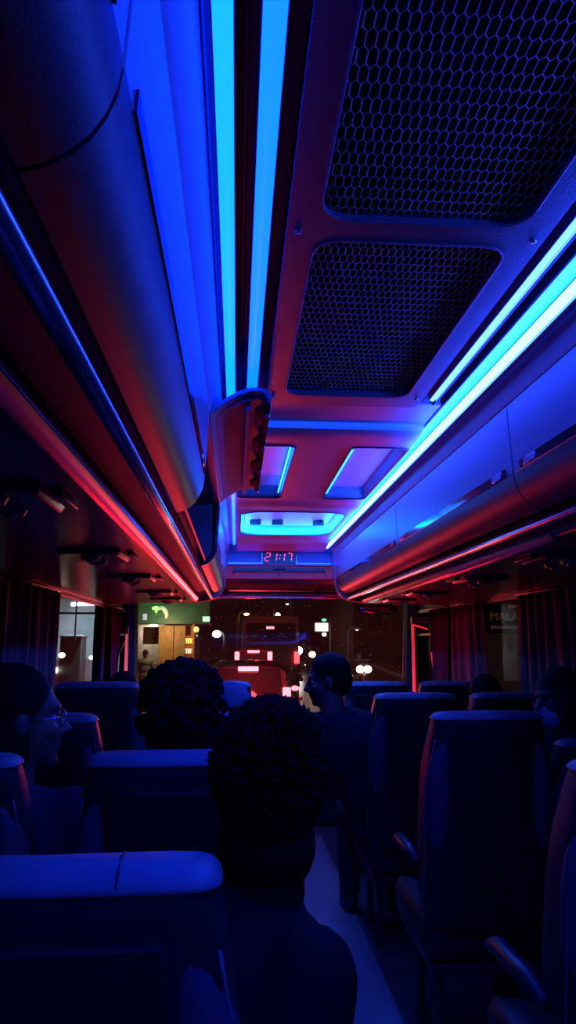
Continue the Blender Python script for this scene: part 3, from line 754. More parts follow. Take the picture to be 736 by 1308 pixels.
# ------------------------------------------------------------------ people
def capsule(bm, a, b, ra, rb, n=12):
    a = Vector(a); b = Vector(b)
    tube(bm, [a, a.lerp(b, 0.35), a.lerp(b, 0.7), b], [ra, ra * 0.68 + rb * 0.32 + 0.003, ra * 0.3 + rb * 0.7 + 0.002, rb], n)
    ell(bm, a, (ra,) * 3, u=12, v=8); ell(bm, b, (rb,) * 3, u=12, v=8)
def hand(bm, wrist, d, side, palm_n):
    """Palm and five bent fingers; d points along the hand, palm_n out of the palm."""
    d = Vector(d).normalized(); pn = Vector(palm_n).normalized(); pn = (pn - d * pn.dot(d)).normalized(); ac = d.cross(pn) * side
    w0 = Vector(wrist); c = w0 + d * 0.045
    R = Matrix((ac, d, pn)).transposed()
    ell(bm, c, (0.040, 0.050, 0.016), R, 14, 10)
    for k, L in enumerate((0.070, 0.080, 0.075, 0.058)):
        b0 = w0 + d * 0.082 + ac * (0.030 - 0.020 * k)
        p1 = b0 + d * L * 0.5 + pn * 0.006; p2 = p1 + d * L * 0.30 + pn * 0.018; p3 = p2 + d * L * 0.14 + pn * 0.022
        tube(bm, [b0 - d * 0.02, b0, p1, p2, p3], [0.009, 0.0095, 0.009, 0.008, 0.007], 8); ell(bm, p3, (0.007,) * 3, u=8, v=6)
    t0 = w0 + d * 0.025 + ac * 0.034
    tube(bm, [t0 - ac * 0.015, t0 + d * 0.02 + ac * 0.012, t0 + d * 0.045 + ac * 0.02 + pn * 0.012, t0 + d * 0.065 + ac * 0.018 + pn * 0.02], [0.014, 0.012, 0.010, 0.008], 8)
def remesh(o, v, smooth=3):
    r = o.modifiers.new('remesh', 'REMESH'); r.mode = 'VOXEL'; r.voxel_size = v; r.use_smooth_shade = True
    if smooth:
        s = o.modifiers.new('smooth', 'SMOOTH'); s.iterations = smooth; s.factor = 0.5
def make_person(label, x, y, top, head_yaw=0.0, lean=(0, 0), pitch=0.0, hair='short', shirt=(0.03, 0.03, 0.04), extras=(), hs=1.0, body_yaw=0.0, sleeve=None, arm_r=None, roll=0.0, seat_h=0.47):
    """Seated figure; x, y = where the pelvis rests, top = height of the crown, lean = shift of the head from there."""
    t = thing('person', label, 'person', (x, y, 0), body_yaw)
    pel = Vector((0, 0, seat_h + 0.09)); hd = Vector((lean[0], lean[1], top - 0.115 * hs))
    nk = Vector((lean[0] * 0.93, lean[1] - 0.02, top - 0.25 * hs)); chest = pel.lerp(nk, 0.66); waist = pel.lerp(nk, 0.28)
    sh = nk.lerp(pel, 0.11)
    Rh = Matrix.Rotation(head_yaw, 3, 'Z') @ Matrix.Rotation(pitch, 3, 'X') @ Matrix.Rotation(roll, 3, 'Y')
    def H(a, b, c): return hd + Rh @ Vector((a * hs, b * hs, c * hs))
    def torso(bm, g=0.0):
        ell(bm, pel + Vector((0, 0.02, 0)), (0.165 + g, 0.115 + g, 0.105 + g)); ell(bm, waist, (0.150 + g, 0.105 + g, 0.15 + g))
        ell(bm, chest, (0.172 + g, 0.112 + g, 0.17 + g)); ell(bm, sh + Vector((0, 0, -0.02)), (0.185 + g, 0.078 + g, 0.06 + g))
    arms = []
    for s in (-1, 1):
        S = sh + Vector((s * 0.165, 0, -0.015)); E_ = Vector((s * 0.235, 0.06, pel.z + 0.12)); W_ = Vector((s * 0.10, 0.30, pel.z + 0.085))
        if s > 0 and arm_r: E_ = Vector(arm_r[0]); W_ = Vector(arm_r[1])
        arms.append((s, S, E_, W_))
    legs = []
    for s in (-1, 1):
        legs.append((s, pel + Vector((s * 0.085, 0.03, -0.02)), Vector((s * 0.12, 0.44, seat_h + 0.055)), Vector((s * 0.12, 0.40, 0.09))))
    bm = bmesh.new(); torso(bm)
    capsule(bm, nk + Vector((0, 0, -0.06)), hd + Rh @ Vector((0, -0.02, -0.04)), 0.060, 0.055)
    # head: cranium, face wedge, jaw, nose, lips, brow, ears
    ell(bm, H(0, -0.012, 0.025), (0.074 * hs, 0.094 * hs, 0.086 * hs), Rh, 24, 16); ell(bm, H(0, 0.028, -0.035), (0.060 * hs, 0.062 * hs, 0.080 * hs), Rh, 20, 14)
    ell(bm, H(0, 0.066, -0.098), (0.026 * hs, 0.022 * hs, 0.020 * hs), Rh, 14, 10); ell(bm, H(0, 0.076, 0.020), (0.048 * hs, 0.018 * hs, 0.014 * hs), Rh, 14, 10)
    tube(bm, [H(0, 0.080, 0.012), H(0, 0.096, -0.015), H(0, 0.112, -0.034), H(0, 0.088, -0.042)], [0.008, 0.010, 0.013, 0.012], 10)
    for s in (-1, 1):
        ell(bm, H(s * 0.014, 0.094, -0.038), (0.009, 0.010, 0.008), Rh, 10, 8)
        ell(bm, H(s * 0.076, -0.006, -0.012), (0.010, 0.020, 0.032), Rh, 12, 8)
        ell(bm, H(s * 0.040, 0.064, -0.030), (0.022, 0.020, 0.022), Rh, 12, 8)
    ell(bm, H(0, 0.086, -0.061), (0.024, 0.010, 0.007), Rh, 12, 8); ell(bm, H(0, 0.084, -0.073), (0.020, 0.010, 0.008), Rh, 12, 8)
    for s, S, E_, W_ in arms:
        capsule(bm, S, E_, 0.048, 0.037); capsule(bm, E_, W_, 0.038, 0.026); hand(bm, W_, (W_ - E_) + Vector((-s * 0.02, 0.05, -0.02)), s, (0, 0, -1))
    for s, h_, k_, a_ in legs:
        capsule(bm, h_, k_, 0.085, 0.056); capsule(bm, k_, a_, 0.056, 0.036); ell(bm, a_ + Vector((0, 0.07, -0.045)), (0.04, 0.11, 0.038))
    b = obj('body', bm, M_SKIN, t, smooth=True); remesh(b, 0.0075, 2)
    bm = bmesh.new(); torso(bm, 0.014)
    tube(bm, [nk + Vector((0, 0, -0.075)), nk + Vector((0, 0, -0.03))], [0.085, 0.070], 14)
    for s, S, E_, W_ in arms: capsule(bm, S, E_, 0.064, 0.052); capsule(bm, E_, E_.lerp(W_, 0.85), 0.052, 0.042)
    m = mat('shirt_%s' % '_'.join('%d' % (c * 1000) for c in shirt), shirt, 0.85, bump=0.3, bscale=40, spec=0.1)
    o = obj('shirt', bm, m, t, smooth=True); remesh(o, 0.012, 3)
    bm = bmesh.new()
    ell(bm, pel + Vector((0, 0.02, -0.01)), (0.178, 0.128, 0.10))
    for s, h_, k_, a_ in legs: capsule(bm, h_, k_, 0.098, 0.070); capsule(bm, k_, a_ + Vector((0, 0, 0.02)), 0.070, 0.056)
    o = obj('trousers', bm, mat('dark_trousers', (0.03, 0.03, 0.045), 0.85, bump=0.3, bscale=40), t, smooth=True); remesh(o, 0.014, 3)
    for s, h_, k_, a_ in legs:
        bm = bmesh.new(); c = a_ + Vector((0, 0.06, -0.05)); ell(bm, c, (0.048, 0.135, 0.040)); ell(bm, a_ + Vector((0, -0.005, -0.02)), (0.045, 0.05, 0.05))
        o = obj('shoe', bm, M_DARKP, t, smooth=True); remesh(o, 0.010, 2)
    # hair
    bm = bmesh.new()
    rnd = random.Random(hash(label) % 1000 if False else len(label) * 7 + int(x * 100))
    if hair in ('short', 'spiky', 'curly', 'long', 'bun'):
        ell(bm, H(0, -0.022, 0.036), (0.081 * hs, 0.098 * hs, 0.090 * hs), Rh, 24, 16)
        ell(bm, H(0, -0.045, -0.005), (0.078 * hs, 0.078 * hs, 0.085 * hs), Rh, 20, 14)
        if hair == 'spiky':
            for i in range(1300):
                a = rnd.uniform(0, 2 * PI); e = rnd.uniform(-0.75, 1.45)
                if e < 0 and math.sin(a) > 0.3: continue
                d = Vector((math.cos(a) * math.cos(e), math.sin(a) * math.cos(e) - 0.15, math.sin(e)))
                p0 = H(d.x * 0.074, d.y * 0.09 - 0.02, d.z * 0.082 + 0.034); dw = Rh @ (d + Vector((rnd.uniform(-.3, .3), rnd.uniform(-.3, .3), 0.1))).normalized()
                tube(bm, [p0, p0 + dw * 0.016, p0 + dw * rnd.uniform(0.018, 0.026)], [0.006, 0.0045, 0.0015], 5)
        if hair == 'spiky': ell(bm, H(0, -0.045, -0.075), (0.073, 0.060, 0.075), Rh); ell(bm, H(0, -0.05, -0.135), (0.060, 0.045, 0.06), Rh)
        if hair == 'curly':
            for i in range(620):
                a = rnd.uniform(0, 2 * PI); e = rnd.uniform(-0.9, 1.5)
                d = Vector((math.cos(a) * math.cos(e), math.sin(a) * math.cos(e), math.sin(e)))
                if d.y > 0.55 and d.z < 0.4: continue
                r = rnd.uniform(0.008, 0.015); k = rnd.uniform(0.98, 1.20)
                ell(bm, H(d.x * 0.088 * k, d.y * 0.096 * k - 0.024, d.z * 0.092 * k + 0.030), (r, r, r), None, 8, 6)
        if hair == 'long':
            ell(bm, H(0, -0.055, -0.08), (0.088 * hs, 0.070 * hs, 0.13 * hs), Rh, 20, 14); ell(bm, H(-0.045, -0.02, -0.05), (0.045, 0.075, 0.11), Rh); ell(bm, H(0.05, -0.035, -0.05), (0.035, 0.06, 0.11), Rh)
        v = 0.006 if hair in ('spiky', 'curly') else 0.008
        o = obj('hair', bm, M_HAIR, t, smooth=True)
        if hair == 'long' or hair == 'short': remesh(o, v, 2)
        tx = bpy.data.textures.get('strands') or bpy.data.textures.new('strands', 'CLOUDS'); tx.noise_scale = 0.016
        if hair == 'short':
            dm = o.modifiers.new('d', 'DISPLACE'); dm.texture = tx; dm.strength = 0.006; dm.mid_level = 0.5
    elif hair == 'hijab':
        ell(bm, H(0, -0.020, 0.028), (0.089 * hs, 0.104 * hs, 0.098 * hs), Rh, 24, 16); ell(bm, H(0, -0.035, -0.07), (0.088, 0.088, 0.12), Rh)
        for s in (-1, 1): ell(bm, H(s * 0.062, 0.018, -0.045), (0.030, 0.055, 0.10), Rh)
        ell(bm, H(0, 0.045, -0.135), (0.065, 0.055, 0.035), Rh); ell(bm, nk + Vector((0, 0.0, -0.06)), (0.17, 0.115, 0.10))
        o = obj('headscarf', bm, mat('dark_headscarf', (0.02, 0.02, 0.03), 0.85, bump=0.3, bscale=30), t, smooth=True); remesh(o, 0.009, 4)
    elif hair == 'cap':
        ell(bm, H(0, -0.03, 0.012), (0.079 * hs, 0.088 * hs, 0.075 * hs), Rh); o = obj('hair', bm, M_HAIR, t, smooth=True); remesh(o, 0.009, 2)
        bm = bmesh.new(); vs = ell(bm, H(0, -0.012, 0.034), (0.086, 0.102, 0.086), Rh, 24, 16)
        cut = H(0, 0, 0.022); nz = Rh @ Vector((0, 0.1, 1)).normalized()
        g = bmesh.ops.bisect_plane(bm, geom=bm.verts[:] + bm.edges[:] + bm.faces[:], plane_co=cut, plane_no=nz, clear_inner=True)
        mc = mat('pale_cap_cloth', (0.20, 0.20, 0.24), 0.8, bump=0.2, bscale=120)
        o = obj('cap', bm, mc, t, smooth=True); o.modifiers.new('t', 'SOLIDIFY').thickness = 0.004
        bm = bmesh.new(); ell(bm, H(0, 0.115, 0.022), (0.070, 0.070, 0.006), Rh, 20, 8); obj('cap_brim', bm, mc, o, smooth=True)
    # eyes
    for s in (-1, 1):
        bm = bmesh.new(); ell(bm, H(s * 0.031, 0.070, -0.002), (0.011, 0.010, 0.008), Rh, 14, 10)
        obj('eye', bm, mat('eye_white', (0.5, 0.5, 0.5), 0.2), t, smooth=True)
    if 'glasses' in extras:
        bm = bmesh.new()
        for s in (-1, 1):
            ring = [H(s * 0.033 + 0.024 * math.cos(a), 0.094, -0.004 + 0.019 * math.sin(a)) for a in [2 * PI * k / 18 for k in range(19)]]
            tube(bm, ring, 0.0018, 6, cap=False); tube(bm, [H(s * 0.057, 0.092, 0.0), H(s * 0.074, 0.06, 0.0), H(s * 0.080, -0.01, 0.004)], 0.0018, 6)
        tube(bm, [H(-0.009, 0.094, 0.0), H(0, 0.097, 0.003), H(0.009, 0.094, 0.0)], 0.0018, 6)
        obj('glasses', bm, M_CHROME, t, smooth=True)
    if 'mask' in extras:
        bm = bmesh.new()
        ell(bm, H(0, 0.040, -0.062), (0.066, 0.066, 0.050), Rh, 28, 18); ell(bm, H(0, 0.085, -0.050), (0.030, 0.032, 0.034), Rh, 16, 10)
        o = obj('face_mask', bm, mat('surgical_mask', (0.88, 0.89, 0.92), 0.8, bump=0.15, bscale=60), t, smooth=True); remesh(o, 0.006, 3)
        bm = bmesh.new()
        for s in (-1, 1):
            for dz in (-0.035, -0.085): tube(bm, [H(s * 0.060, 0.06, dz), H(s * 0.074, 0.02, dz * 0.8 - 0.01), H(s * 0.080, -0.012, -0.025)], 0.0016, 6)
        obj('mask_loop', bm, mat('surgical_mask', (0.7, 0.72, 0.78), 0.8), o, smooth=True)
    return t
make_person('person with spiky dark hair leaning into the aisle, nearest the camera', -0.16, 1.02, CZ - 0.104, lean=(-0.01, 0.255), hair='spiky', hs=1.0, shirt=(0.012, 0.012, 0.015), roll=0.05, body_yaw=-1.05, head_yaw=0.95)
make_person('person with a broad mop of curly hair behind the second left seat', -0.13, 1.80, CZ - 0.075, lean=(0.0, 0.14), hair='curly', hs=1.08, head_yaw=-0.35, shirt=(0.03, 0.03, 0.05))
make_person('person in glasses turned right in profile at the left window', -0.62, 1.78, CZ - 0.062, lean=(0.07, 0.12), hair='long', hs=1.12, head_yaw=-1.15, shirt=(0.05, 0.05, 0.09), extras=('glasses',), pitch=0.05)
make_person('person in silhouette profile facing left, leaning into the aisle', 0.74, 3.62, CZ - 0.065, lean=(-0.28, 0.02), hair='short', head_yaw=1.50, hs=1.06, pitch=-0.12, shirt=(0.03, 0.03, 0.045))
make_person('person in a white face mask and dark headscarf at the right edge', 1.25, 2.60, CZ - 0.105, lean=(0.0, 0.14), hair='hijab', head_yaw=1.95, hs=1.0, shirt=(0.03, 0.03, 0.05), extras=('mask',))
make_person('person whose dark crown just clears the right window seat', 1.265, 3.50, CZ - 0.17, lean=(0.0, 0.12), hair='short', shirt=(0.03, 0.03, 0.04), hs=0.95)
make_person('person in a pale cap between the curly and spiky heads', -0.06, 2.66, CZ - 0.155, lean=(0.04, 0.10), hair='cap', head_yaw=-0.7, shirt=(0.04, 0.04, 0.06), hs=0.95)
make_person('person whose small dark crown shows over the frontmost left seat', -0.56, 3.56, CZ - 0.150, lean=(0.0, 0.10), hair='short', shirt=(0.03, 0.03, 0.04), hs=0.92)
# ------------------------------------------------------------------ outside: road, traffic, stalls and lamps
def road_z(Y): return -0.90 + 0.04 * max(0.0, Y - 12.0)
bm = bmesh.new()
ys = [-6, 4, 8, 12, 20, 40, 70, 120]
rows = [[bm.verts.new((x, y, road_z(y))) for x in (-5.5, 0, 9.5)] for y in ys]
for A, B in zip(rows, rows[1:]):
    for i in range(2): bm.faces.new((A[i], A[i + 1], B[i + 1], B[i]))
struct(obj('floor_road', bm, M_ASPH))
for sx, nm in ((-1, 'floor_pavement_left'), (1, 'floor_pavement_right')):
    bm = bmesh.new(); rows = []
    x0, x1 = (-0.95, -14) if sx < 0 else (7.2, 22)
    rows = [[bm.verts.new((x0, y, road_z(y) - 0.2)), bm.verts.new((x0, y, road_z(y) + 0.14)), bm.verts.new((x1, y, road_z(y) + 0.14))] for y in ys]
    for A, B in zip(rows, rows[1:]):
        for i in range(2): bm.faces.new((A[i], A[i + 1], B[i + 1], B[i]))
    struct(obj(nm, bm, mat('pavement_concrete', (0.16, 0.15, 0.15), 0.7, bump=0.3, bscale=6, var=0.2, vscale=2)))

M_RUBBER = mat('tyre_rubber', (0.012, 0.012, 0.012), 0.8)
M_CGLASS = mat('dark_car_glass', (0.012, 0.012, 0.016), 0.06)
M_TAIL = emit('tail_lamp_red', (1.0, 0.10, 0.13), 7.0)
M_TAILR = emit('brake_lamp_red', (1.0, 0.035, 0.045), 7.0)
M_HEAD = emit('headlamp_white', (1.0, 0.93, 0.80), 22.0)
M_HEADW = emit('headlamp_warm', (1.0, 0.75, 0.5), 12.0)

def wheel(parent, c, r, wdt):
    bm = bmesh.new()
    prof = [(r * 0.55, -wdt / 2), (r * 0.92, -wdt / 2), (r, -wdt * 0.3), (r, wdt * 0.3), (r * 0.92, wdt / 2), (r * 0.55, wdt / 2)]
    n = 24; R = [[bm.verts.new((x, q * math.cos(2 * PI * k / n), q * math.sin(2 * PI * k / n))) for q, x in prof] for k in range(n)]
    for k in range(n):
        A, B = R[k], R[(k + 1) % n]
        for i in range(len(prof)): bm.faces.new((A[i], A[(i + 1) % len(prof)], B[(i + 1) % len(prof)], B[i]))
    o = obj('wheel', bm, M_RUBBER, parent, loc=c, smooth=True)
    bm = bmesh.new(); tube(bm, [(-wdt * 0.35, 0, 0), (wdt * 0.35, 0, 0)], r * 0.57, 18); obj('rim', bm, M_FRAME, o)

def car(label, x, y, wd, ln, ht, col, heading=1, nose=True, lamps_on=True, lampz=0.55, top_brake=True, tailz=None, tailh=0.24):
    """heading 1: drives away from us (tail towards the camera)."""
    z = road_z(y)
    t = thing('car', label, 'car', (x, y, z), 0 if heading > 0 else PI)
    hw = wd / 2
    def sec(yy, zb, zs, zr, kr):   # bottom, shoulder, roof heights and roof width factor
        return [(-hw * 0.93, yy, zb), (-hw, yy, zb + 0.12), (-hw, yy, zs - 0.08), (-hw * 0.97, yy, zs), (-hw * (kr + 0.06), yy, zr - 0.07), (-hw * kr * 0.86, yy, zr),
                (0, yy, zr + 0.015), (hw * kr * 0.86, yy, zr), (hw * (kr + 0.06), yy, zr - 0.07), (hw * 0.97, yy, zs), (hw, yy, zs - 0.08), (hw, yy, zb + 0.12), (hw * 0.93, yy, zb)]
    zs = ht * 0.56
    bm = bmesh.new()
    S = [sec(0.0, 0.34, zs * 0.8, zs * 0.86, 0.9), sec(0.06, 0.28, zs, zs + 0.05, 0.9), sec(0.24, 0.26, zs, ht - 0.10, 0.80), sec(0.40, 0.25, zs, ht, 0.78), sec(ln * 0.50, 0.25, zs, ht, 0.78),
         sec(ln * 0.60, 0.25, zs, ht - 0.05, 0.77), sec(ln * 0.76, 0.25, zs, zs + 0.08, 0.84), sec(ln * 0.95, 0.27, zs * 0.92, zs * 0.95, 0.86), sec(ln, 0.36, zs * 0.75, zs * 0.8, 0.85)]
    loft(bm, S); b = obj('car_body', bm, mat('car_paint_%d' % int(col[0] * 1000), col, 0.25), t, smooth=False, bevel=0.03, segs=2)
    bm = bmesh.new()
    loft(bm, [[(-hw * 0.80, 0.055, zs + 0.07), (hw * 0.80, 0.055, zs + 0.07), (hw * 0.70, 0.215, ht - 0.13), (-hw * 0.70, 0.215, ht - 0.13)], [(-hw * 0.80, 0.04, zs + 0.08), (hw * 0.80, 0.04, zs + 0.08), (hw * 0.70, 0.20, ht - 0.12), (-hw * 0.70, 0.20, ht - 0.12)]])
    obj('rear_window', bm, M_CGLASS, t)
    for s in (-1, 1):
        bm = bmesh.new()
        q = [(0.45, zs + 0.02), (ln * 0.66, zs + 0.02), (ln * 0.58, ht - 0.14), (0.45, ht - 0.14)]
        loft(bm, [[(s * hw * (0.99 if zz < zs + 0.1 else 0.86), yy, zz) for yy, zz in q], [(s * hw * (0.95 if zz < zs + 0.1 else 0.82), yy, zz) for yy, zz in q]]); obj('side_window', bm, M_CGLASS, t)
        wheel(t, (s * (hw - 0.10), ln * 0.2, 0.32), 0.32, 0.20); wheel(t, (s * (hw - 0.10), ln * 0.82, 0.32), 0.32, 0.20)
        bm = bmesh.new(); box(bm, (s * (hw - 0.10), 0.015 if tailz is None else 0.06, tailz or zs - 0.12), (0.15, 0.16, tailh)); obj('tail_lamp', bm, M_TAIL if (lamps_on and heading > 0) else M_CGLASS, t, bevel=0.02)
        bm = bmesh.new(); ell(bm, (s * (hw - 0.22), ln - 0.02, lampz + 0.1), (0.13, 0.06, 0.09)); obj('headlamp', bm, M_HEAD if heading < 0 else M_CGLASS, t, smooth=True)
        bm = bmesh.new(); ell(bm, (s * (hw + 0.09), ln * 0.66, zs + 0.06), (0.09, 0.05, 0.06)); obj('wing_mirror', bm, M_DARKP, t, smooth=True)
    if top_brake and heading > 0:
        bm = bmesh.new(); box(bm, (0, 0.14, ht - 0.115), (0.40, 0.10, 0.085)); obj('high_brake_lamp', bm, M_TAIL, t, bevel=0.015)
    bm = bmesh.new(); box(bm, (0, -0.03, 0.42), (wd * 0.9, 0.14, 0.18)); obj('bumper', bm, M_DARKP, t, bevel=0.04)
    bm = bmesh.new(); box(bm, (0, -0.01, zs - 0.22), (0.42, 0.04, 0.13)); obj('number_plate', bm, M_PLAST, t, bevel=0.004)
    return t
SUVX, SUVY = 0.24, 14.0
car('tall dark car straight ahead with a red brake lamp above its rear window', SUVX, SUVY, 1.70, 4.0, 1.82, (0.05, 0.045, 0.05), lampz=0.6, tailz=1.20, tailh=0.30)
car('small red-lit car beyond the nearest tall one, between it and the coach', at(324, 838, 24).x, 24.0, 1.30, 3.5, 1.62, (0.12, 0.03, 0.03), tailz=1.33, tailh=0.34)
lamp('brake_glow', 'POINT', (SUVX, SUVY - 0.7, 0.60), 330, (1.0, 0.04, 0.05), 0.25)
lamp('brake_glow', 'POINT', (at(324, 838, 24).x, 23.2, 1.0), 200, (1.0, 0.05, 0.06), 0.25)
for sx in (-0.72, 0.72):
    lamp('brake_beam', 'SPOT', (SUVX + sx, SUVY - 0.12, 0.20), 40, (1.0, 0.035, 0.05), 0.12, (0, -1, 0.10), angle=1.3)

# coach ahead
cx = at(346, 800, 29).x; cz = road_z(29)
t = thing('coach', 'grey rear of a coach ahead with one red lamp at its roof', 'bus', (cx, 29.0, cz))
bm = bmesh.new(); zt = at(346, 786, 29).z - cz
loft(bm, [[(x, y, z) for x, z in rrect(-1.14, 0.35, 1.14, zt, 0.18)] for y in (0.0, 9.0)]); obj('coach_body', bm, mat('coach_paint', (0.30, 0.27, 0.27), 0.4), t, bevel=0.05)
bm = bmesh.new(); loft(bm, [[(x, y, z) for x, z in rrect(-1.02, zt - 1.05, 1.02, zt - 0.32, 0.12)] for y in (-0.02, 0.02)]); obj('rear_window', bm, M_CGLASS, t)
bm = bmesh.new(); box(bm, (-0.02, -0.03, zt - 0.50), (0.32, 0.05, 0.10)); obj('roof_brake_lamp', bm, M_TAIL, t, bevel=0.02)
for s in (-1, 1):
    bm = bmesh.new(); box(bm, (s * 1.06, -0.03, 1.0), (0.20, 0.06, 0.45)); obj('tail_lamp', bm, M_TAILR, t, bevel=0.02)
    wheel(t, (s * 1.05, 2.2, 0.45), 0.45, 0.28)
bm = bmesh.new(); box(bm, (0, -0.04, 0.55), (2.4, 0.14, 0.28)); obj('bumper', bm, M_DARKP, t, bevel=0.04)
bm = bmesh.new(); tube(bm, [(-1.1, -0.02, zt - 1.25), (1.1, -0.02, zt - 1.25)], 0.03, 8); obj('trim_rail', bm, M_RAIL, t)

def motorbike(label, x, y, heading, lit, head_m=None, hz=None, twin=False, lr=1.0):
    z = road_z(y); t = thing('motorbike', label, 'motorbike', (x, y, z), 0 if heading > 0 else PI)
    wheel(t, (0, 0.28, 0.28), 0.28, 0.09); wheel(t, (0, 1.50, 0.28), 0.28, 0.09)
    bm = bmesh.new(); ell(bm, (0, 0.42, 0.62), (0.12, 0.42, 0.14)); ell(bm, (0, 0.95, 0.48), (0.13, 0.36, 0.13)); ell(bm, (0, 1.30, 0.72), (0.17, 0.10, 0.30), Matrix.Rotation(-0.3, 3, 'X'))
    o = obj('fairing', bm, mat('bike_paint', (0.06, 0.05, 0.06), 0.3), t, smooth=True); remesh(o, 0.025, 3)
    bm = bmesh.new(); ell(bm, (0, 0.45, 0.76), (0.13, 0.40, 0.06)); obj('saddle', bm, M_DARKP, t, smooth=True)
    bm = bmesh.new(); tube(bm, [(-0.34, 1.08, 1.02), (-0.16, 1.20, 1.05), (0.16, 1.20, 1.05), (0.34, 1.08, 1.02)], 0.016, 8); obj('handlebar', bm, M_DARKP, t, smooth=True)
    for s in (-1, 1):
        bm = bmesh.new(); tube(bm, [(s * 0.06, 1.28, 0.95), (s * 0.06, 1.50, 0.28)], 0.022, 8); obj('fork', bm, M_CHROME, t, smooth=True)
        bm = bmesh.new(); tube(bm, [(s * 0.24, 1.16, 1.04), (s * 0.30, 1.14, 1.20)], 0.006, 6); ell(bm, (s * 0.31, 1.13, 1.22), (0.06, 0.02, 0.04)); obj('mirror', bm, M_DARKP, t, smooth=True)
    hh = (hz - z) if hz else 0.92
    for s in ((-1, 1) if twin else (0,)):
        bm = bmesh.new(); ell(bm, (s * 0.14, 1.40, hh), (0.14 * lr, 0.10, 0.13 * lr)); obj('headlamp', bm, head_m if heading < 0 else M_CGLASS, t, smooth=True)
    bm = bmesh.new(); ell(bm, (0, 0.02, 0.72), (0.11, 0.06, 0.07)); obj('tail_lamp', bm, M_TAIL if heading > 0 else M_CGLASS, t, smooth=True)
    bm = bmesh.new(); tube(bm, [(0.16, 0.9, 0.36), (0.17, 0.2, 0.42), (0.17, 0.02, 0.44)], [0.03, 0.045, 0.05], 10); obj('exhaust', bm, M_RAIL, t, smooth=True)
    return t
p0 = at(377, 874, 20.0)
motorbike('motorbike with a bright red tail lamp at the right side of the tall dark car', p0.x, 20.0, 1, True)
bikes = [('motorbike with the largest glaring headlamp, just right of the coach', 366, 823, 45, M_HEAD, False),
         ('oncoming motorbike with the second glaring headlamp, lower right of the largest one', 381, 831, 34.5, M_HEAD, False),
         ('oncoming motorbike with the smallest headlamp, beside the man in profile', 399, 836, 31, M_HEADW, False),
         ('oncoming motorbike with twin white headlamps above the front right seat', 465, 855, 26, M_HEAD, True)]
M_LEATH = None
bl = []
for lab, px, py, Y, m, tw in bikes:
    p = at(px, py, Y); bl.append((p.x, Y)); motorbike(lab, p.x, Y + 1.4, -1, True, m, p.z, tw, {366: 1.9, 381: 1.5}.get(px, 1.0))
rider = make_person('person riding the motorbike beside the tall dark car', p0.x, 20.45, 1.30, lean=(0, 0.10), hair='cap', shirt=(0.06, 0.05, 0.05), seat_h=0.72)
rider.location.z = road_z(20.0)
rl = ['person riding the bike with the largest headlamp', 'person riding the bike with the second largest headlamp', 'person riding the bike with the smallest headlamp', 'person riding the bike with twin headlamps']
for (bx, by), lab in zip(bl, rl):
    dup(rider, (bx, by + 1.05, road_z(by + 1.4)), PI, lab)
lamp('headlamp_glow', 'SPOT', at(366, 823, 44.6), 170, (1, 0.92, 0.8), 0.12, (-0.05, -1, -0.03), angle=0.9)
lamp('headlamp_glow', 'SPOT', at(465, 855, 25.7), 110, (1, 0.95, 0.9), 0.12, (-0.15, -1, -0.03), angle=0.9)

def street_lamp(label, px, py, Y, col, s, rad=0.16, arm=1):
    p = at(px, py, Y); z0 = road_z(Y); t = thing('street_lamp', label, 'street lamp', (p.x - arm * 0.35, Y, z0)); h = p.z - z0
    bm = bmesh.new(); tube(bm, [(0, 0, 0), (0, 0, h - 0.15), (arm * 0.08, 0, h + 0.05), (arm * 0.35, 0, h + 0.10)], [0.07, 0.06, 0.05, 0.04], 10); obj('pole', bm, M_PLAST, t, smooth=True)
    bm = bmesh.new(); ell(bm, (arm * 0.35, 0, h + 0.02), (0.22, 0.14, 0.07)); obj('lamp_hood', bm, M_FRAME, t, smooth=True)
    bm = bmesh.new(); ell(bm, (arm * 0.35, -0.02, h - 0.03), (rad, rad, rad * 0.8)); obj('lamp_globe', bm, emit('globe_%d_%d' % (px, py), col, s), t, smooth=True)
    return t
street_lamp('street lamp with a yellow globe left of the coach', 315, 783, 30, (1.0, 0.80, 0.25), 8, 0.11, 1)
street_lamp('street lamp with a greenish white globe above the coach', 355, 785, 46, (0.75, 1.0, 0.85), 10, 0.17, 1)
street_lamp('street lamp, the highest small white one near the top of the windscreen', 367, 771, 60, (0.8, 0.95, 0.9), 4, 0.12, -1)
street_lamp('street lamp with a broad white globe between the food stall and the coach', 277, 809, 32, (1.0, 0.95, 0.85), 6, 0.20, -1)
street_lamp('street lamp with a tiny orange globe right of the coach roof', 371, 811, 50, (1.0, 0.6, 0.2), 5, 0.14, 1)
street_lamp('street lamp with a slim white globe right of the white sign', 456, 803, 28, (0.9, 0.85, 0.8), 1.5, 0.07, 1)

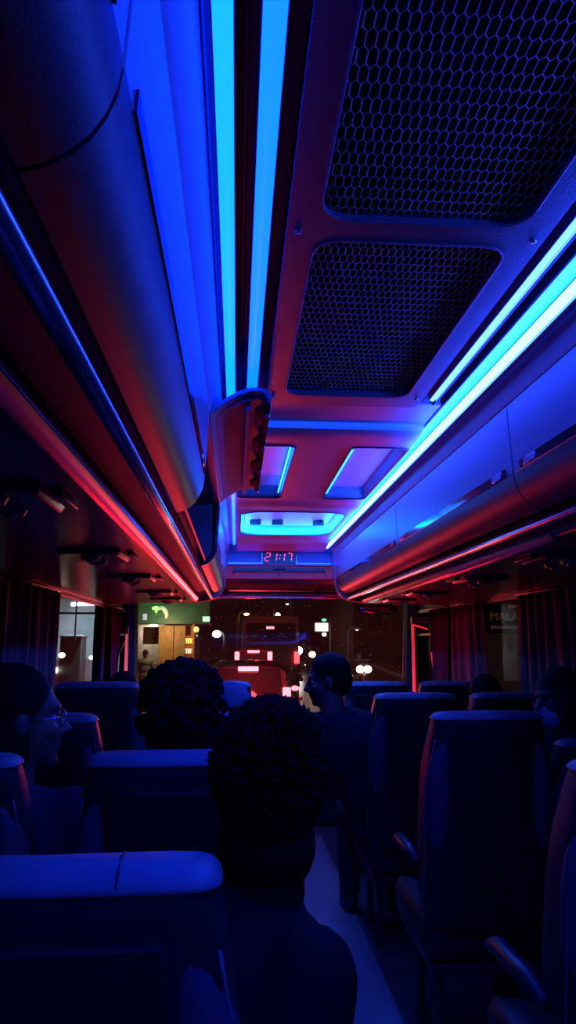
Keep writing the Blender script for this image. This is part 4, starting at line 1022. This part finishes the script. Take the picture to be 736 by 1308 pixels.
# white box sign
p = at(411, 801, 34); z0 = road_z(34)
t = thing('box_sign', 'white glowing box sign on a pole over the oncoming lane', 'sign', (p.x, 34, z0)); h = p.z - z0
bm = bmesh.new(); tube(bm, [(0.45, 0.05, 0), (0.45, 0.05, h + 0.5)], 0.06, 8); obj('pole', bm, M_FRAME, t, smooth=True)
bm = bmesh.new(); box(bm, (0, 0.06, h), (0.70, 0.10, 0.46)); obj('sign_case', bm, M_FRAME, t, bevel=0.02)
bm = bmesh.new(); box(bm, (0, -0.005, h), (0.62, 0.04, 0.38)); obj('sign_face', bm, emit('box_sign_white', (1.0, 0.95, 0.9), 2.2), t, bevel=0.01)
bm = bmesh.new(); ell(bm, (0.12, 0, h + 0.34), (0.13, 0.1, 0.07)); obj('top_lamp', bm, emit('teal_lamp', (0.2, 0.9, 0.7), 1.2), t, smooth=True)
bm = bmesh.new(); ell(bm, (0.12, 0, h - 0.35), (0.11, 0.1, 0.09)); obj('bottom_lamp', bm, emit('white_lamp', (1, 0.95, 0.9), 3), t, smooth=True)

# roadside food stall at the left, with green sign fascia
SY = 21.0; sz = road_z(SY) + 0.14
def SX(px): return at(px, 800, SY).x
def SZ(py): return at(200, py, SY).z - sz
st = thing('food_stall', 'roadside food stall with brown boards and an orange lit shelf under a green fascia', 'stall', (SX(205), SY, sz))
def sx(px): return SX(px) - SX(205)
def sboard(name, x0, x1, y0, y1, d0, d1, m, parent=st, bev=0.01):
    a, b = sx(x0), sx(x1); c, d = SZ(y1), SZ(y0)
    if c < 0: c = 0.0
    bm = bmesh.new(); box(bm, ((a + b) / 2, (d0 + d1) / 2, (c + d) / 2), (b - a, d1 - d0, d - c)); return obj(name, bm, m, parent, bevel=bev)
M_BOARD = mat('brown_stall_boards', (0.34, 0.19, 0.07), 0.6, bump=0.3, bscale=14, var=0.25, vscale=6)
M_OCHRE = mat('orange_stall_paint', (0.55, 0.22, 0.07), 0.5, bump=0.2, bscale=14, var=0.2)
sboard('front_board', 203, 222, 799, 1000, 0.0, 0.06, M_BOARD); sboard('front_board', 222.6, 237, 799, 1000, 0.02, 0.08, M_BOARD)
sboard('shelf_back', 237, 248, 799, 1000, 0.30, 0.34, M_OCHRE)
for yy in (812, 826, 842): sboard('shelf', 237, 248, yy, yy + 1.2, 0.0, 0.30, M_OCHRE)
M_ORN = emit('orange_bulbs', (1.0, 0.42, 0.06), 5.0); M_ORN2 = emit('peach_bulbs', (1.0, 0.6, 0.4), 2.5)
for i in range(4):
    for row, m in ((819, M_ORN), (832, M_ORN2)):
        bm = bmesh.new(); a = sx(238.5 + i * 2.6); z = SZ(row); tube(bm, [(a - 0.02, 0.14, z + 0.08), (a + 0.007, 0.14, z), (a - 0.01, 0.14, z - 0.06)], 0.018, 6); obj('bulb', bm, m, st, smooth=True)
sboard('back_wall', 168, 204, 797, 1000, 1.5, 1.56, mat('grimy_stall_wall', (0.30, 0.25, 0.20), 0.8, bump=0.3, bscale=10, var=0.4, vscale=3))
sboard('counter', 172, 203, 848, 1000, 0.25, 0.8, mat('stall_counter', (0.25, 0.18, 0.12), 0.6, var=0.3))
sboard('dark_opening_sheet', 178, 203, 800, 823, 0.9, 0.96, mat('stall_opening_dark', (0.02, 0.012, 0.014), 0.7))  # near-black sheet painted for the dark inside of the stall opening
sboard('post', 174.5, 177, 797, 1000, 0.0, 0.06, mat('stall_post', (0.35, 0.28, 0.2), 0.6)); sboard('post', 246, 249, 797, 1000, 0.0, 0.05, M_OCHRE)
sboard('fascia', 150, 268, 762, 797, -0.06, 0.0, mat('green_fascia', (0.02, 0.10, 0.075), 0.5, var=0.4, vscale=2.5))
sboard('roof', 150, 268, 794, 797, 0.0, 1.7, M_DARKP)
sboard('fascia_panel', 165, 176, 785, 797, -0.075, -0.06, emit('teal_panel', (0.05, 0.32, 0.25), 0.35)); sboard('fascia_panel', 182, 188, 784, 792, -0.075, -0.06, emit('blue_panel', (0.03, 0.14, 0.55), 0.8))
sboard('fascia_lamp', 259, 268, 787.5, 794, -0.10, -0.06, emit('pale_green_lamp', (0.45, 1.0, 0.65), 1.4))
bm = bmesh.new()
pts = [(193.5, 776), (196.5, 774.5), (200, 774), (204, 776), (206.5, 778.5), (203, 779), (201, 780.5), (199.5, 784), (198, 782), (197, 779), (194, 779)]
A = [bm.verts.new((sx(a), -0.10, SZ(b))) for a, b in pts]; B = [bm.verts.new((sx(a), -0.07, SZ(b))) for a, b in pts]
bm.faces.new(A); bm.faces.new(B[::-1])
for i in range(len(pts)): bm.faces.new((A[i], A[(i + 1) % len(pts)], B[(i + 1) % len(pts)], B[i]))
obj('green_neon_shape', bm, emit('green_neon', (0.04, 1.0, 0.10), 0.9), st)
bm = bmesh.new(); tube(bm, [(sx(a), -0.075, SZ(b)) for a, b in ((203, 775.5), (208, 776.5), (211, 780), (213, 785), (212, 790))], [0.05, 0.075, 0.085, 0.065, 0.035], 8); obj('teal_neon_curve', bm, emit('teal_neon', (0.02, 0.30, 0.24), 0.6), st, smooth=True)
bm = bmesh.new(); ell(bm, (sx(251), -0.02, SZ(804)), (0.08, 0.06, 0.085)); obj('yellow_lamp', bm, emit('yellow_lamp', (1.0, 0.72, 0.12), 1.6), st, smooth=True)
bm = bmesh.new(); box(bm, (sx(252), -0.02, SZ(812)), (0.04, 0.04, 0.06)); obj('green_lamp', bm, emit('green_lamp', (0.5, 0.8, 0.3), 0.6), st)
lamp('stall_lamp', 'POINT', (SX(215), SY - 0.9, sz + SZ(800)), 75, (1.0, 0.62, 0.28), 0.12)
lamp('stall_inner_lamp', 'POINT', (SX(190), SY + 1.2, sz + SZ(803)), 45, (1.0, 0.85, 0.7), 0.1)
lamp('fascia_green_lamp', 'POINT', (SX(200), SY - 0.7, sz + SZ(779)), 6.0, (0.05, 1.0, 0.25), 0.08)
# a standing figure: its own body
def standing(label, x, y, z, h=1.62, shirt=(0.10, 0.14, 0.13)):
    t = thing('person', label, 'person', (x, y, z)); s_ = h / 1.7
    def V(a, b, c): return Vector((a, b, c)) * s_
    bm = bmesh.new()
    def tor(g): ell(bm, V(0, 0, 0.95), (0.16 + g, 0.11 + g, 0.12 + g)); ell(bm, V(0, 0, 1.15), (0.155 + g, 0.10 + g, 0.17 + g)); ell(bm, V(0, 0, 1.33), (0.19 + g, 0.10 + g, 0.12 + g))
    tor(0); capsule(bm, V(0, 0, 1.40), V(0, 0.01, 1.52), 0.055, 0.05); ell(bm, V(0, -0.01, 1.60), (0.074, 0.092, 0.105)); ell(bm, V(0, 0.085, 1.575), (0.014, 0.02, 0.02))
    ell(bm, V(0.075, -0.01, 1.585), (0.01, 0.02, 0.03)); ell(bm, V(-0.075, -0.01, 1.585), (0.01, 0.02, 0.03))
    arms = [(s, V(s * 0.19, 0, 1.38), V(s * 0.25, 0.02, 1.10), V(s * 0.20, 0.20, 0.98)) for s in (-1, 1)]
    for s, S, E_, W_ in arms: capsule(bm, S, E_, 0.05, 0.038); capsule(bm, E_, W_, 0.038, 0.027); hand(bm, W_, W_ - E_, s, (-s, 0, -0.3))
    legs = [(s, V(s * 0.09, 0, 0.90), V(s * 0.10, 0.02, 0.48), V(s * 0.10, -0.02, 0.08)) for s in (-1, 1)]
    for s, a, k_, f in legs: capsule(bm, a, k_, 0.085, 0.056); capsule(bm, k_, f, 0.056, 0.038); ell(bm, f + V(0, 0.06, -0.035), (0.045, 0.12, 0.04))
    o = obj('body', bm, M_SKIN, t, smooth=True); remesh(o, 0.010, 2)
    bm = bmesh.new(); tor(0.015)
    for s, S, E_, W_ in arms: capsule(bm, S, E_, 0.066, 0.055)
    o = obj('shirt', bm, mat('teal_grey_shirt', shirt, 0.85), t, smooth=True); remesh(o, 0.014, 3)
    bm = bmesh.new(); ell(bm, V(0, 0, 0.92), (0.175, 0.12, 0.10))
    for s, a, k_, f in legs: capsule(bm, a, k_, 0.098, 0.07); capsule(bm, k_, f, 0.07, 0.058)
    o = obj('trousers', bm, mat('dark_trousers', (0.03, 0.03, 0.045), 0.85), t, smooth=True); remesh(o, 0.014, 3)
    bm = bmesh.new(); ell(bm, V(0, -0.02, 1.635), (0.082, 0.098, 0.088)); o = obj('hair', bm, M_HAIR, t, smooth=True); remesh(o, 0.010, 1)
    return t
pz = at(186, 832, SY - 0.55)
standing('person standing dark in front of the stall counter', pz.x, SY - 0.55, road_z(SY) + 0.14, h=pz.z - road_z(SY) - 0.14 + 0.02)

# bright shop beyond the left side window
HY = 14.2; hz = road_z(HY) + 0.14
def HX(px): return at(px, 800, HY).x
def HZ(py): return at(100, py, HY).z - hz
sh = thing('shop', 'open pale shop with a bright white tube lamp, beyond the left side window', 'shop', (HX(104), HY, hz))
def hx(px): return HX(px) - HX(104)
def hbox(name, x0, x1, y0, y1, d0, d1, m, bev=0.01):
    a, b = hx(x0), hx(x1); c, d = max(0.0, HZ(y1)), HZ(y0)
    bm = bmesh.new(); box(bm, ((a + b) / 2, (d0 + d1) / 2, (c + d) / 2), (b - a, d1 - d0, d - c)); return obj(name, bm, m, sh, bevel=bev)
M_SHOPW = mat('pale_shop_wall', (0.42, 0.46, 0.48), 0.7, bump=0.1, bscale=10, var=0.25, vscale=2.0)
hbox('back_wall', 20, 152, 745, 1000, 1.6, 1.7, M_SHOPW); hbox('ceiling_board', 20, 152, 744, 746, -0.2, 1.6, M_SHOPW)
hbox('shop_post', 95.2, 96.8, 757, 820, 0.0, 0.06, M_DARKP); hbox('beam', 70, 135, 782, 784.5, -0.05, 0.05, M_DARKP); hbox('shop_post', 127, 134, 745, 1000, -0.1, 0.1, mat('grey_post', (0.10, 0.11, 0.12), 0.7))
hbox('door_leaf', 100, 109, 788, 830, 1.52, 1.6, mat('brown_door', (0.12, 0.07, 0.05), 0.6)); hbox('counter', 70, 98, 812, 1000, 0.5, 1.0, mat('shop_counter', (0.16, 0.19, 0.21), 0.5)); hbox('counter_top', 70, 99, 811, 814, 0.4, 1.05, M_PLAST)
hbox('shelf', 112, 127, 800, 802, 1.2, 1.6, M_PLAST); hbox('shelf', 112, 127, 815, 817, 1.2, 1.6, M_PLAST)
rr = random.Random(3)
for row in (800, 815):
    for i in range(6):
        a = 113 + i * 2.3; hbox('goods', a, a + 1.7, row - rr.uniform(4, 8), row, 1.25, 1.45, mat('goods_%d' % rr.randint(0, 2), (rr.uniform(.1, .4), rr.uniform(.1, .35), rr.uniform(.1, .4)), 0.5))
bm = bmesh.new(); tube(bm, [(hx(85), 0.3, HZ(771)), (hx(118), 0.3, HZ(770))], 0.035, 10); obj('tube_lamp', bm, emit('shop_tube', (0.85, 0.97, 1.0), 12.0), sh, smooth=True)
bm = bmesh.new(); box(bm, (hx(101), 0.42, HZ(767)), (hx(120) - hx(84), 0.10, 0.05)); obj('lamp_fitting', bm, M_PLAST, sh)
lamp('shop_tube_light', 'AREA', (HX(101), HY + 0.4, hz + HZ(773)), 55, (0.75, 0.93, 1.0), 0.5, (0, 0.25, -1), size_y=0.08)
# parked bikes outside the shop, white lamps
for lab, px, py in (('parked motorbike with a white lamp, right of the two under the shop', 117, 840), ('parked motorbike with a white lamp at the curtain edge under the shop', 79, 837)):
    Yb = 12.4 if px > 100 else 10.1
    p = at(px, py, Yb); motorbike(lab, p.x, Yb + 1.4, -1, True, M_HEADW, p.z - 0.14, False, 0.28).location.z += 0.14

# dim lettered signboard on the right
GY = 15.0; gp_ = at(646, 788, GY)
sg = thing('signboard', 'dim signboard with yellow-green capital letters seen between the right curtains', 'sign', (gp_.x, GY, road_z(GY) + 0.14)); gz = gp_.z - road_z(GY) - 0.14
bm = bmesh.new(); box(bm, (0, 0.05, gz), (1.05, 0.06, 0.72)); obj('board', bm, mat('sign_board_dark', (0.03, 0.025, 0.025), 0.6), sg, bevel=0.01)
for s in (-1, 1):
    bm = bmesh.new(); tube(bm, [(s * 0.45, 0.11, 0), (s * 0.45, 0.11, gz + 0.3)], 0.03, 8); obj('sign_leg', bm, M_FRAME, sg, smooth=True)
def letters(name, s, size, x, z, m, parent, y=0.015):
    me = text_mesh(s, size, 0.004); o = bpy.data.objects.new(name, me); C.objects.link(o); me.materials.append(m); o.parent = parent; o.location = (x, y, z); o.rotation_euler = (PI / 2, 0, 0); return o
letters('lettering', 'MALA', 0.25, -0.02, 0.0 + gz, emit('sign_yellow', (0.35, 0.33, 0.03), 0.09), sg)
for k in range(9):
    bm = bmesh.new(); box(bm, (-0.30 + k * 0.07, 0.012, gz - 0.22), (0.05, 0.008, 0.07)); obj('small_letter', bm, emit('sign_white', (0.3, 0.32, 0.4), 0.09), sg)
for k in range(4):
    bm = bmesh.new(); box(bm, (0.10 + k * 0.07, 0.012, gz + 0.22), (0.05, 0.008, 0.06)); obj('small_letter', bm, emit('sign_white', (0.3, 0.32, 0.4), 0.09), sg)

# dark roadside buildings
def building(label, x0, x1, y0, y1, h, col, wins=()):
    z = road_z(y0) + 0.14; t = thing('building', label, 'building', ((x0 + x1) / 2, y0, z - 0.1))
    bm = bmesh.new(); box(bm, (0, (y1 - y0) / 2, h / 2), (x1 - x0, y1 - y0, h)); obj('facade', bm, mat('facade_%d' % int(1000 * col[0]), col, 0.8, bump=0.2, bscale=5, var=0.2, vscale=0.6), t)
    bm = bmesh.new(); box(bm, (0, (y1 - y0) / 2, h + 0.06), (x1 - x0 + 0.3, y1 - y0 + 0.3, 0.12)); obj('roof_slab', bm, M_WALL, t)
    for (a, b, ww, hh, m) in wins:
        bm = bmesh.new(); box(bm, (a, -0.03, b), (ww + 0.1, 0.06, hh + 0.1)); f = obj('window', bm, M_FRAME, t)
        bm = bmesh.new(); box(bm, (a, -0.065, b), (ww, 0.02, hh)); obj('pane', bm, m, f)
    return t
M_WLIT = emit('lit_window_dim', (0.5, 0.35, 0.2), 0.10)
building('dark low building left of the coach, behind the food stall', -9.0, -1.9, 26, 38, 4.2, (0.10, 0.09, 0.09), [(-2 + i * 1.3, 2.4, 0.8, 0.9, M_WLIT if i % 2 else M_CGLASS) for i in range(4)])
building('dark building right of the white box sign', 6.6, 13.0, 40, 52, 4.0, (0.09, 0.08, 0.085), [(-2 + i * 1.4, 2.2, 0.8, 1.0, M_CGLASS) for i in range(3)])
building('dark building nearest on the right, beyond the curtains', 9.4, 15.0, 18, 34, 5.0, (0.07, 0.065, 0.07), [(-1.5 + i * 1.4, 2.4, 0.8, 1.0, M_CGLASS) for i in range(3)])
